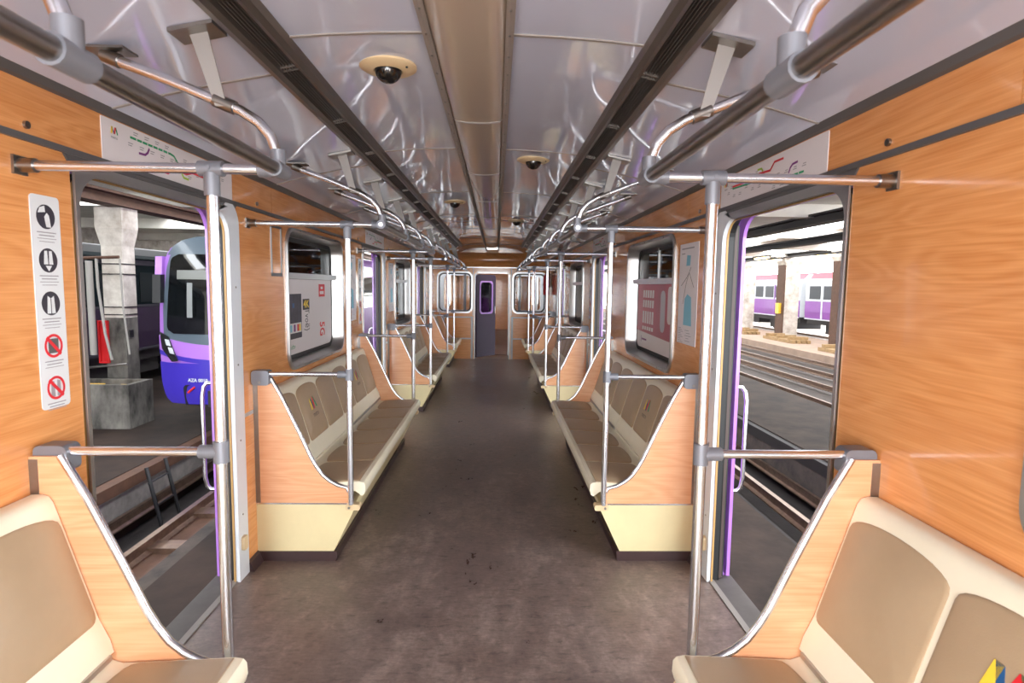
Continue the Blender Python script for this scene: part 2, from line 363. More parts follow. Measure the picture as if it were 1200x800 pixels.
# windows
nw = 0
for s in (-1, 1):
    W = lambda u, v, d, s=s: (s * d, u, v)
    for k, (a, b) in enumerate(WINS):
        nw += 1
        wn = empty('window_%d' % nw, kind='structure')
        def L(i, r): return rrect(a + i, b - i, WZ0 + i, WZ1 - i, r, 8)
        lps = [(0, .12, 1.25), (0, .12, 1.24), (.006, .115, 1.234), (.022, .105, 1.234), (.03, .10, 1.245), (.045, .09, 1.325), (.06, .08, 1.325), (.06, .08, 1.34)]
        MB().loft([[W(u, v, x) for u, v in L(i, r)] for i, r, x in lps]).build('frame', ALU, wn, True)
        MB().loft([[W(u, v, x) for u, v in L(i, r)] for i, r, x in ((.046, .09, 1.3235), (.078, .07, 1.3235), (.078, .07, 1.338))]).build('rubber_gasket', BLACK, wn)
        zb = 1.625
        MB().box(s * 1.285, s * 1.335, a + .05, b - .05, zb - .02, zb + .02).build('transom', ALU, wn)
        MB().box(s * 1.268, s * 1.286, a + .10, b - .10, zb - .008, zb + .014).build('hopper_ledge', ALU, wn)
        lo = rrect(a + .07, b - .07, WZ0 + .07, zb - .018, .06, 5, (1, 1, 0, 0)); hi = rrect(a + .07, b - .07, zb + .018, WZ1 - .07, .06, 5, (0, 0, 1, 1))
        MB().plate([lo], W, 1.328, 1.332).build('lower_pane', GLASS, wn)
        MB().plate([hi], W, 1.328, 1.332).build('upper_pane', GLASS, wn)
        if s > 0:
            MB().box(s * 1.322, s * 1.336, (a + b) / 2 - .008, (a + b) / 2 + .008, zb, WZ1 - .06).build('glazing_bar', ALU, wn)
        for uu, vv in ((a + .25, WZ1 - .013), (a + .75, WZ1 - .013), (b - .25, WZ1 - .013), (a + .3, WZ0 + .013), (b - .4, WZ0 + .013)):
            MB().tube([W(uu, vv, 1.236), W(uu, vv, 1.231)], .006, 8).build('screw', CHROME, wn)

# ceiling
PRO = [(1.215, 2.158), (1.05, 2.203), (.86, 2.246), (.65, 2.285)]
PIN = [(.55, 2.306), (.42, 2.318), (.28, 2.326), (.135, 2.33)]
cl = MB()
full = [(1.30, 2.20), (1.05, 2.26), (.66, 2.35), (.3, 2.40), (0, 2.41)]
prof = [(-x, z) for x, z in full] + [(x, z) for x, z in reversed(full[:-1])]
cl.loft([[(x, y, z) for x, z in prof] + [(x, y, z + .03) for x, z in reversed(prof)] for y in (Y_BACK, Y_END + .05)], True, True, True)
ceiling = cl.build('ceiling', VOID, kind='structure')
YV1 = 10.75
for s in (-1, 1):
    so = [Y_BACK] + [2.07 + 1.48 * i for i in range(-3, 8) if 2.07 + 1.48 * i < Y_END - .3] + [Y_END]
    si = [Y_BACK] + [1.83 + 1.48 * i for i in range(-3, 8) if 1.83 + 1.48 * i < Y_END - .3] + [Y_END]
    for seams, P in ((so, PRO), (si, PIN)):
        for a, b in zip(seams, seams[1:]):
            MB().loft([[(s * x, y, z) for x, z in P] + [(s * x, y, z + .012) for x, z in reversed(P)] for y in (a + .001, b - .001)], True, True, True).build('ceiling_panel', CEIL, ceiling, True)
            if a > Y_BACK:
                MB().loft([[(s * x, y, z - .004) for x, z in P] + [(s * x, y, z + .004) for x, z in reversed(P)] for y in (a - .006, a + .006)], True, True, True).build('batten', BATTEN, ceiling)
    # beyond the vents the ceiling closes
    MB().loft([[(s * x, y, z) for x, z in ((.66, 2.283), (.54, 2.307), (.54, 2.32), (.66, 2.30))] for y in (YV1, Y_END)], True, True, True).build('ceiling_panel', CEIL, ceiling)
    # centre light frame rail
    rl = MB().loft([[(s * x, y, z) for x, z in ((.138, 2.335), (.136, 2.318), (.122, 2.312), (.112, 2.318), (.112, 2.335))] for y in (Y_BACK, Y_END)], True, True, True).build('light_rail', BATTEN, ceiling)
    for i in range(40):
        yy = 1.0 + i * .16
        if yy < 5: MB().tube([(s * .123, yy, 2.318), (s * .123, yy, 2.309)], .004, 6).build('screw', CHROMED, rl)
# vent grilles
for s in (-1, 1):
    vg = empty('vent_grille', (s * .6, 4, 2.28), 'long bronze slatted air vent running along the %s side of the ceiling' % SIDE[s], 'vent', 'ceiling air vents')
    def G(x, z, y): return (s * x - s * .6, y - 4, z - 2.28)
    y0, y1 = Y_BACK + .05, YV1
    for (p) in ([(.668, 2.279), (.662, 2.262), (.642, 2.258), (.628, 2.268), (.626, 2.30), (.668, 2.30)], [(.532, 2.304), (.538, 2.285), (.556, 2.276), (.572, 2.282), (.574, 2.31), (.532, 2.318)]):
        MB().loft([[G(x, z, y) for x, z in p] for y in (y0, y1)], True, True, True).build('side_flange', VENTM, vg)
    MB().loft([[G(x, z, y) for x, z in ((.63, 2.33), (.57, 2.34), (.57, 2.335), (.63, 2.325))] for y in (y0, y1)], True, True, True).build('cavity', VOID, vg)
    for i in range(5):
        xx = .582 + i * .0095; zz = 2.290 - i * .002
        MB().loft([[G(x, z, y) for x, z in ((xx, zz), (xx + .0022, zz - .001), (xx + .0022, zz + .012), (xx, zz + .013))] for y in (y0, y1)], True, True, True).build('slat', VENTM, vg)
    yy = y0 + .2
    rib = None
    while yy < y1:
        for q in (0, .03):
            MB().loft([[G(x, z, y) for x, z in ((.572, 2.289), (.628, 2.277), (.628, 2.29), (.572, 2.30))] for y in (yy + q, yy + q + .006)], True, True, True).build('rib', VENTM, vg)
        yy += .62
# centre lights: frosted acrylic covers, not lit
jy = [2.72 + 1.235 * i for i in range(-2, 8)]
ords = ['first', 'second', 'third', 'fourth', 'fifth', 'sixth', 'seventh', 'eighth', 'ninth', 'tenth', 'eleventh']
for i, (a, b) in enumerate(zip(jy, jy[1:])):
    lt = empty('ceiling_light', (0, (a + b) / 2, 2.33), None)
    lab = 'unlit beige acrylic light cover in the ceiling strip, %s section from the camera' % ords[i]
    tag(lt, lab, 'ceiling light', 'ceiling light covers'); h = (b - a) / 2
    MB().loft([[(x, y, z - 2.33) for x, z in ((-.113, 2.330), (-.10, 2.318), (-.05, 2.311), (0, 2.309), (.05, 2.311), (.10, 2.318), (.113, 2.33), (0, 2.336))] for y in (-h + .005, -h + .3, 0, h - .3, h - .005)], True, True, True).build('diffuser', COVER, lt, True)
    MB().loft([[(x, y, z - 2.33) for x, z in ((-.113, 2.330), (-.10, 2.314), (-.05, 2.306), (0, 2.304), (.05, 2.306), (.10, 2.314), (.113, 2.33), (0, 2.338))] for y in (h - .006, h + .006)], True, True, True).build('end_band', BATTEN, lt)
# dome cameras
for i, (x, y) in enumerate(((-.29, 2.10), (.305, 3.54), (-.29, 5.34), (.315, 6.78))):
    z = 2.326
    c = empty('dome_camera', (x, y, z), 'black security dome in a beige ring, %s on the ceiling' % ('largest and nearest' if i == 0 else ords[i] + ' from the camera'), 'security camera', 'ceiling dome cameras')
    MB().loft([[(r * math.cos(t * math.pi / 16), r * math.sin(t * math.pi / 16), zz) for t in range(32)] for r, zz in ((.098, .002), (.098, -.006), (.085, -.014), (.05, -.018), (.047, -.01))], True, True).build('mounting_ring', BEIGE, c, True)
    MB().ball((0, 0, -.014), .046, .046, .044, 24, 10, -1, 0).build('dome', DOME, c, True)
    MB().tube([(.07, -.04, -.012), (.07, -.04, -.019)], .004, 8).build('screw', BLACK, c)

# end wall with two windows and a doorway
W = lambda u, v, d: (u, d, v)
EW = [(-1.25, 0), (-.372, 0), (-.372, 1.80), (-.30, 1.872), (.31, 1.872), (.385, 1.80), (.385, 0), (1.25, 0), (1.25, 2.16)] + [(x, z + .01) for x, z in PRO[1:]] + [(x, z + .01) for x, z in PIN] + [(-x, z + .01) for x, z in reversed(PIN)] + [(-x, z + .01) for x, z in reversed(PRO[1:])] + [(-1.25, 2.16)]
ewin = [(-1.16, -.425), (.445, 1.16)]
lo_w = [(-1.25, 0), (-.372, 0), (-.372, .90), (-1.25, .90)]
we = MB().plate([EW] + [rrect(a, b, 1.0, 1.86, .12) for a, b in ewin], W, Y_END, Y_END + .06).build('wall_end', WOOD, kind='structure')
for (a, b) in ((-1.23, -.45), (.46, 1.23)):
    for z0, z1 in ((.01, .425), (.455, .885)):
        MB().box(a, b, Y_END - .006, Y_END, z0, z1).build('panel', WOOD, we)
    for z in (.44, .90): MB().box(a - .02, b + .02, Y_END - .012, Y_END, z - .013, z + .013).build('joint_strip', ALUW, we)
for x in (-.425, .435): MB().box(x - .022, x + .022, Y_END - .016, Y_END, 0, .915).build('joint_strip', ALUW, we)
for x in (-1.03, 1.03): MB().box(x - .02, x + .02, Y_END - .013, Y_END, .455, .89).build('joint_strip', ALUW, we)
for x in (-.405, .415):
    MB().box(x - .008, x + .008, Y_END - .008, Y_END, .93, 1.95).build('joint_strip', ALUW, we)
MB().box(-1.25, 1.25, Y_END - .03, Y_END, 1.955, 1.972).build('moulding', ALU, we)
# bulging panel above the moulding
bl = []
for j in range(7):
    t = j / 6; zz = 1.975 + t * .30
    bl.append([(x, Y_END - .02 - .09 * math.sin(math.pi * t) * (1 - (x / 1.2) ** 2), min(zz, 2.325 - .10 * (abs(x) / 1.2) ** 2)) for x in [i * .12 - 1.2 for i in range(21)]])
MB().grid(bl).build('upper_panel', WOOD, we, True)
for i, (a, b) in enumerate(ewin):
    wn = empty('window_%d' % (nw + 1 + i), kind='structure')
    def L(k, r): return rrect(a + k, b - k, 1.0 + k, 1.86 - k, r, 8)
    MB().loft([[W(u, v, y) for u, v in L(k, r)] for k, r, y in ((-.015, .13, Y_END), (-.015, .13, Y_END - .012), (.015, .11, Y_END - .012), (.025, .10, Y_END + .05))]).build('frame', ALU, wn, True)
    MB().loft([[W(u, v, y) for u, v in L(k, r)] for k, r, y in ((.024, .10, Y_END + .03), (.045, .09, Y_END + .03), (.045, .09, Y_END + .05))]).build('rubber_gasket', BLACK, wn)
    MB().plate([L(.04, .09)], W, Y_END + .04, Y_END + .044).build('pane', GLASS, wn)
de = empty('door_%d' % (nd + 1), kind='structure')
dl = lambda k: [(-.372 + k, 0), (-.372 + k, 1.80 - k), (-.30 + k, 1.872 - k), (.31 - k, 1.872 - k), (.385 - k, 1.80 - k), (.385 - k, 0)]
MB().loft([[W(u, v, y) for u, v in dl(k)] for k, y in ((-.012, Y_END), (-.012, Y_END - .01), (.01, Y_END - .01), (.01, Y_END + .06))], False).build('frame', CHROMED, de)
# door leaf swung away on its left hinge
lf = empty('end_door', (-.33, Y_END + .08, 0), 'purple connecting door with a small window, ajar in the end doorway', 'door', rz=math.radians(52))
D2 = lambda u, v, d: (u, d, v)
MB().plate([rrect(0, .66, .02, 1.82, .06, 4, (0, 0, 1, 1)), rrect(.12, .54, .98, 1.66, .08)], D2, 0, .035).build('leaf', DPURPLE, lf)
MB().loft([[D2(u, v, d) for u, v in rrect(.12 + k, .54 - k, .98 + k, 1.66 - k, .08)] for k, d in ((-.02, 0), (-.02, -.008), (.01, -.008), (.01, .02))]).build('window_frame', LILAC, lf)
MB().plate([rrect(.12, .54, .98, 1.66, .08)], D2, .015, .019).build('pane', GLASS, lf)
MB().tube([(.60, -.0, .95), (.60, -.035, .95), (.60, -.035, 1.1), (.60, 0, 1.1)], .008, 8).build('handle', CHROME, lf)
# fire extinguisher on the end wall
fe = empty('fire_extinguisher', (1.15, Y_END - .09, 1.40), 'red fire extinguisher hanging beside the right end window', 'extinguisher')
MB().loft([[(r * math.cos(t * math.pi / 10), r * math.sin(t * math.pi / 10), z) for t in range(20)] for r, z in ((.05, 0), (.062, .01), (.062, .36), (.05, .41), (.02, .44), (.02, .47))], True, True, True).build('cylinder', REDP, fe, True)
MB().box(-.02, .06, -.02, .02, .47, .5).build('valve', BLACK, fe)
MB().tube([(.03, 0, .48), (.08, -.02, .44), (.085, -.02, .3), (.08, -.02, .15)], .009, 8).build('hose', BLACK, fe, True)
MB().box(-.07, .07, .06, .09, .2, .23).build('bracket', DARKST, fe)

# next car seen through the doorway and the end windows
Y2 = 13.25
NC = empty('next_car', (0, Y2, 0), 'wood panelled next carriage seen through the end doorway', 'carriage')
nc = lambda u, v, d: (u, d - Y2, v)
MB().plate([[(-1.3, -.4), (1.3, -.4), (1.3, 2.45), (-1.3, 2.45)], [(-.36, 0), (.36, 0), (.36, 1.85), (-.36, 1.85)], rrect(-1.1, -.48, 1.02, 1.8, .1), rrect(.48, 1.1, 1.02, 1.8, .1)], nc, Y2, Y2 + .06).build('end_wall', TRW, NC)
for x in (-1.18, -1.0, -.62, -.46, .46, .62, 1.0, 1.18): MB().box(x - .03, x + .03, -.03, 0, -.3, 2.4).build('post', TRW if abs(x) > .7 else DGREY, NC)
MB().box(-1.3, 1.3, 0, 8, -.06, 0).build('floor_panel', LINO, NC)
MB().box(-1.3, 1.3, 0, 8, 2.3, 2.36).build('ceiling_board', CEIL, NC)
for s in (-1, 1):
    MB().plate([[(Y2, 0), (Y2 + 8, 0), (Y2 + 8, 2.35), (Y2, 2.35)], rrect(Y2 + 1.0, Y2 + 2.2, 0.02, 1.9, .1), rrect(Y2 + 3.0, Y2 + 4.4, 1., 1.9, .1), rrect(Y2 + 5, Y2 + 6.2, .02, 1.9, .1)], lambda u, v, d, s=s: (s * d, u - Y2, v), 1.25, 1.3).build('side_wall', WOOD, NC)
    MB().tube([(s * .55, 1.0, .3), (s * .55, 1.0, 1.9)], .016, 8).build('pole', GOLD, NC)
MB().box(-1.3, 1.3, 7.95, 8, 0, 2.35).build('far_wall', WOOD, NC)
MB().box(-.5, .5, -.72, 0, -.03, -.005).build('gangway_plate', CHROMED, NC)

# ================================================================== BENCHES
EP = [(1.25, 1.068), (1.168, 1.068), (1.10, .944), (1.007, .741), (.945, .600), (.915, .545), (.880, .496), (.840, .462), (.795, .437), (.745, .424), (.735, .40), (.735, .337), (1.25, .337)]
def padmesh(mb, outline, fn, t, bulge, c=None):
    n = len(outline); cx = sum(p[0] for p in outline) / n; cy = sum(p[1] for p in outline) / n
    w = max(p[0] for p in outline) - min(p[0] for p in outline); h = max(p[1] for p in outline) - min(p[1] for p in outline)
    def ring(ins, d): return [fn(cx + (u - cx) * (1 - 2 * ins / w), cy + (v - cy) * (1 - 2 * ins / h), d) for u, v in outline]
    loops = [ring(0, 0), ring(0, t * .55), ring(.004, t * .85), ring(.012, t), ring(.05, t + bulge * .6), ring(.11, t + bulge)]
    mb.loft(loops, True); o = len(mb.v); mb.v.append(tuple(fn(cx, cy, t + bulge))); b = o - n
    mb.f += [(b + i, b + (i + 1) % n, o) for i in range(n)]
    return mb
def make_bench(s, nseat, Ln):
    root = empty('bench_seat', (0, 0, 0))
    X = lambda x, y, z: (s * x, y, z)
    # end panels with a steel edge
    for y0, y1 in ((.012, .032), (Ln - .032, Ln - .012)):
        ep = MB().plate([EP], lambda u, v, d: X(u, d, v), y0, y1).build('end_panel', WOODP, root)
        edge = EP[1:11]
        MB().tube([X(x - .001, (y0 + y1) / 2, z + .001) for x, z in edge], .0125, 10).build('edge_trim', CHROME, ep, True)
        MB().box(s * .74, s * 1.25, y0 - .003, y1 + .003, .331, .339).build('bottom_trim', CHROME, ep)
        MB().box(s * 1.225, s * 1.25, y0 - .002, y1 + .002, .34, 1.06).build('wall_bracket', CHROMED, ep)
    a, b = .034, Ln - .034
    # base and plinth
    MB().loft([[X(x, y, z) for x, z in ((1.25, .335), (.70, .335), (.70, .305), (.82, .055), (1.25, .055))] for y in (.014, Ln - .014)], True, True, True).build('base_box', CREAM2, root)
    MB().loft([[X(x, y, z) for x, z in ((1.25, .055), (.812, .055), (.80, .06), (.806, 0), (1.25, 0))] for y in (.006, Ln - .006)], True, True, True).build('plinth', PLINTH, root)
    # seat and back shells, in units of three seats
    units = nseat // 3; uw = (b - a) / units
    for k in range(units):
        y0, y1 = a + k * uw + .002, a + (k + 1) * uw - .002
        ss = [(.664, .372), (.650, .382), (.643, .405), (.645, .440), (.655, .452), (.68, .456), (.86, .447), (1.01, .440), (1.04, .450), (1.06, .47), (1.07, .46), (1.05, .425), (1.0, .40), (.70, .40)]
        MB().loft([[X(x, y, z) for x, z in ss] for y in (y0, y0 + .006, y1 - .006, y1)], True, True, True).build('seat_shell', CREAM, root, True)
        bs = [(1.035, .475), (1.045, .515), (1.075, .58), (1.185, .935), (1.196, .952), (1.215, .958), (1.245, .957), (1.245, .50), (1.07, .46)]
        MB().loft([[X(x, y, z) for x, z in bs] for y in (y0, y0 + .006, y1 - .006, y1)], True, True, True).build('back_shell', CREAM, root, True)
        MB().box(s * 1.028, s * 1.04, y0 + .02, y1 - .02, .462, .478).build('rear_moulding', ALU if k else CREAM, root)
        pw = uw / 3
        for j in range(3):
            c = y0 + pw * (j + .5) - .002; hw = pw / 2 - .011
            # seat pad: straight front, arched rear; u along y, v along depth
            ol = [(c - hw, .010), (c + hw, .010)] + [(c + hw * math.cos(t), .29 + .045 * math.sin(t) ** .7) for t in [math.pi * q / 12 for q in range(13)]]
            ol[0:0] = []
            fn = lambda u, v, d: X(.668 + v, u, .4565 - v * .052 + d)
            padmesh(MB(), ol, fn, .008, .006).build('seat_cushion', TAUPE, root, True)
            # back pad
            hb = hw + .002
            ol = rrect(c - hb, c + hb, 0, .08, .025, 3, (1, 1, 0, 0))[:-2]
            top = [(c + hb * math.cos(t), .305 + .052 * math.sin(t) ** .8) for t in [math.pi * q / 14 for q in range(15)]]
            ol = ol + top
            ux, uz = (1.185 - 1.075) / .3717, .355 / .3717
            fn = lambda u, v, d: X(1.077 + v * ux - d * uz, u, .572 + v * uz + d * ux)
            bc = padmesh(MB(), ol, fn, .010, .010).build('back_cushion', TAUPE, root, True)
            if j == 1:
                # the four-stroke coloured M with its word below; reading direction
                rd = 1 if s < 0 else -1
                f2 = lambda u, v, d: fn(c + rd * u * 1.55, .215 + v * 1.7, .0206 + d)
                for nm, q, mt in (('yellow_stroke', [(-.036, -.022), (-.02, -.022), (-.012, .022), (-.028, .022)], YEL), ('blue_stroke', [(-.012, .022), (-.026, .022), (-.006, -.022), (.006, -.022)], BLUE), ('red_stroke', [(-.008, -.022), (.006, -.022), (.022, .026), (.008, .026)], RED), ('green_stroke', [(.010, .026), (.022, .026), (.042, -.018), (.030, -.018)], GREEN)):
                    MB().plate([q], f2, 0, .001).build(nm, mt, bc)
                text('logo_word', 'metro', .027, INK, bc, lambda u, v: f2(u, v - .042, .0008))
    # seat support and pole foot brackets
    for yy in (.012, Ln - .012):
        MB().plate([rrect(.665, .745, .305, .338, .01, 3)], lambda u, v, d: X(u, d, v), yy - .025, yy + .025).build('foot_bracket', BEIGE, root)
        MB().tube([X(.725, yy - .03, .32), X(.725, yy + .03, .32)], .007, 8).build('bolt', CHROMED, root)
    return root
LB = 2.48
place = {0: ('nearest the camera', -.78), 1: ('between the first and second doorways', 3.20), 2: ('between the second and third doorways', 7.18), 3: ('against the end wall', 11.16)}
for s in (-1, 1):
    proto = None
    for k in range(3):
        if proto is None: proto = r = make_bench(s, 6, LB)
        else: r = copy_tree(proto)
        r.location = (0, place[k][1], 0)
        tag(r, 'cream bench of six taupe vinyl seats on the %s, %s' % (SIDE[s], place[k][0]), 'bench', 'cream metro benches')
    r = make_bench(s, 3, 1.30); r.location = (0, 11.16, 0)
    tag(r, 'short cream bench with three taupe seats on the %s, against the end wall' % SIDE[s], 'bench', 'cream metro benches')

# ================================================================== GRAB POLES AND OVERHEAD RAILS
ZU, ZL, PX, HX = 1.893, 1.076, .716, .528
def make_pole(s, dirn):
    """dirn: +1 when the doorway is on the -Y side of the bench end"""
    r = empty('grab_pole'); X = lambda x, y, z: (s * x, y, z)
    MB().tube([X(PX, 0, .335), X(PX, 0, .36), X(PX, 0, ZU - .03)], .0165, 16).build('pole', CHROME, r, True)
    MB().tube([X(1.225, 0, ZU), X(HX + .03, 0, ZU)], .0145, 14).build('upper_bar', CHROME, r, True)
    MB().tube([X(1.19, 0, ZL), X(PX, 0, ZL)], .0135, 14).build('lower_bar', CHROME, r, True)
    MB().tube([X(PX - .034, 0, ZU), X(PX + .034, 0, ZU)], .0215, 14).tube([X(PX, 0, ZU - .012), X(PX, 0, ZU - .075)], .0215, 14).tube([X(PX, -.024, ZU), X(PX, .024, ZU)], .006, 8).build('upper_tee', JOINT, r, True)
    MB().tube([X(PX, 0, ZL - .032), X(PX, 0, ZL + .032)], .0225, 14).tube([X(PX + .01, 0, ZL), X(PX + .062, 0, ZL)], .0205, 14).build('lower_tee', JOINT, r, True)
    fl = MB().box(s * 1.242, s * 1.25, -.024, .024, ZU - .026, ZU + .026).tube([X(1.245, 0, ZU), X(1.20, 0, ZU)], .02, 12).build('wall_flange', CHROMED, r, True)
    cl = MB().plate([rrect(1.15, 1.245, ZL - .062, ZL + .02, .018, 5)], lambda u, v, d: X(u, d, v), -.022, .038 * (1 if dirn > 0 else 1)).build('panel_clamp', JOINT, r, True)
    MB().tube([X(1.2, -.026, ZL - .045), X(1.2, -.02, ZL - .045)], .008, 8).build('screw', CHROMED, cl)
    return r
sets = [(-.78, 'behind the camera'), (1.70, 'near edge of first doorway'), (3.20, 'far side of first doorway'), (5.68, 'near side of second doorway'), (7.18, 'far side of second doorway'), (9.66, 'near side of third doorway'), (11.16, 'far side of third doorway')]
for s in (-1, 1):
    proto = None
    for y, w in sets[1:]:
        if proto is None: proto = r = make_pole(s, 1)
        else: r = copy_tree(proto)
        r.location = (0, y, 0)
        tag(r, 'steel grab pole with side bars, %s, %s' % (SIDE[s], w), 'grab pole', 'grab poles beside the doorways')
SUP = [(.528, 1.905), (.530, 1.935), (.548, 1.985), (.580, 2.022), (.628, 2.053), (.675, 2.072), (.74, 2.098), (.82, 2.130), (.945, 2.174), (.985, 2.190)]
def make_rail(s, Ln, sup, ends):
    r = empty('overhead_rail'); X = lambda x, y, z: (s * x, y, z)
    MB().tube([X(HX, 0, ZU), X(HX, Ln, ZU)], .0185, 16).build('rail', CHROMED, r, True)
    for y in sup:
        st = MB().tube([X(x, y, z) for x, z in SUP], .0150, 14).build('support_tube', CHROME, r, True)
        MB().box(s * .925, s * 1.04, y - .035, y + .035, 2.203, 2.209).build('tube_flange', CHROMED, st)
        MB().tube([X(.955, y, 2.178), X(1.0, y, 2.196)], .019, 12).build('end_sleeve', CHROMED, st, True)
        sp = MB().loft([[X(.660, y - .017, 2.06), X(.692, y - .017, 2.06), X(.692, y - .013, 2.06), X(.660, y - .013, 2.06)],
                         [X(.712, y - .004, 2.262), X(.764, y - .004, 2.262), X(.764, y, 2.262), X(.712, y, 2.262)]], True, True, True).build('hanger_strap', M('strap steel', S(168, 164, 160), .5, .5), r)
        MB().loft([[X(x, yy, z) for x, z in ((.68, 2.269), (.80, 2.243), (.80, 2.254), (.68, 2.279))] for yy in (y - .045, y + .045)], True, True, True).build('strap_plate', CHROMED, sp)
        MB().tube([X(.645, y, 2.060), X(.70, y, 2.082)], .0195, 12).build('strap_clamp', CHROMED, sp, True)
        en = 0 < y < Ln
        j = MB().tube([X(HX, y - .038, ZU), X(HX, y + .038, ZU)], .0235, 14).tube([X(HX, y, ZU), X(HX, y, ZU + .055)], .0205, 14)
        if not en: j.tube([X(HX, y, ZU), X(HX + .055, y, ZU)], .0215, 14)
        j.build('cast_joint', JOINT, r, True)
        if not en:
            e = -1 if y <= 0 else 1
            MB().tube([X(HX, y + e * .036, ZU), X(HX, y + e * .046, ZU)], .012, 10).build('end_bolt', CHROME, r, True)
    return r
for s in (-1, 1):
    proto = None
    for k in range(3):
        if proto is None: proto = r = make_rail(s, LB, [0, .82, 1.67, LB], 2)
        else: r = copy_tree(proto)
        r.location = (0, place[k][1], 0)
        tag(r, 'overhead handrail on curved brackets above the %s bench %s' % (SIDE[s], place[k][0]), 'handrail', 'overhead handrails')
    r = make_rail(s, 1.27, [0, .64], 2); r.location = (0, 11.16, 0)
    tag(r, 'short overhead steel handrail above the %s end bench' % SIDE[s], 'handrail', 'overhead handrails')

# ================================================================== SIGNS
def wallfn(s, y0, z0, off=0.):
    rd = 1 if s < 0 else -1
    return lambda u, v, d=0.: (s * (WX - off - d), y0 + rd * u, z0 + v)
def ribbon(mb, pts, w, fn, d):
    for (a, b) in zip(pts, pts[1:]):
        A, B = Vector(a), Vector(b); t = (B - A).normalized(); n = Vector((-t.y, t.x)) * w / 2
        mb.plate([[tuple(A + n - t * w * .2), tuple(A - n - t * w * .2), tuple(B - n + t * w * .2), tuple(B + n + t * w * .2)]], fn, d, d + .0006)
    return mb
def route_map(s, k):
    yc = DOORS[k] + .64; zc = 2.058; w, h = .97, .146
    th = empty('route_map', (0, 0, 0), 'white metro line map strip above the %s doorway on the %s' % (['', 'first', 'second', 'third'][k], SIDE[s]), 'sign', 'line maps over the doorways')
    f = wallfn(s, yc, zc)
    MB().plate([rrect(-w / 2, w / 2, -h / 2, h / 2, .004, 2)], f, .0003, .003).build('sheet', PAPER, th)
    d = .0032
    R = -1 if s > 0 else 1     # the right-hand map is turned half round
    def q(pts): return [(R * u, R * v) for u, v in pts]
    ribbon(MB(), q([(-.328, .038), (-.066, .036), (-.041, .032), (-.016, .012), (.02, -.002), (.12, .002), (.336, -.005)]), .0085, f, d).build('green_line', GREEN, th)
    ribbon(MB(), q([(-.165, -.045), (-.09, -.046), (-.055, -.018), (.05, -.024), (.10, -.009), (.336, -.014)]), .0085, f, d + .0005).build('red_line', RED, th)
    ribbon(MB(), q([(-.279, -.008), (-.242, -.006), (-.225, .005), (-.214, .022)]), .0085, f, d).build('purple_line', MAG, th)
    ribbon(MB(), q([(.016, -.028), (.03, -.042), (.067, -.043)]), .0085, f, d).build('lime_line', LIME, th)
    g = MB()
    for i in range(22):
        u = -.33 + i * .034; v = (.060 if i % 2 else .016) - (.0 if i < 9 else .026 + .02 * (i % 3 == 0))
        for t in range(2): ribbon(g, q([(u - .012, v - t * .008), (u + .014 - t * .006, v - t * .008)]), .0032, f, d)
    g.build('station_captions', GREYINK, th, kind='stuff')
    ds = MB()
    for i in range(7): ribbon(ds, q([(-.292 + i * .034, .030), (-.292 + i * .034, .046)]), .004, f, d + .0007)
    ds.build('station_ticks', PAPER, th)
    lu = -.42
    for nm, pq, mt in (('yellow_stroke', [(-.018, -.008), (-.009, -.008), (-.005, .016), (-.014, .016)], YEL), ('blue_stroke', [(-.008, .016), (-.014, .016), (-.002, -.008), (.004, -.008)], BLUE), ('red_stroke', [(-.003, -.008), (.005, -.008), (.013, .016), (.005, .016)], RED), ('green_stroke', [(.007, .016), (.013, .016), (.022, -.008), (.016, -.008)], GREEN)):
        MB().plate([[(lu + u, .034 + v) for u, v in pq]], f, d, d + .0006).build(nm, mt, th)
    text('logo_word', 'metro', .014, INK, th, lambda u, v: f(lu + u, .014 + v, d + .0003))
for s in (-1, 1):
    for k in (1, 2, 3): route_map(s, k)
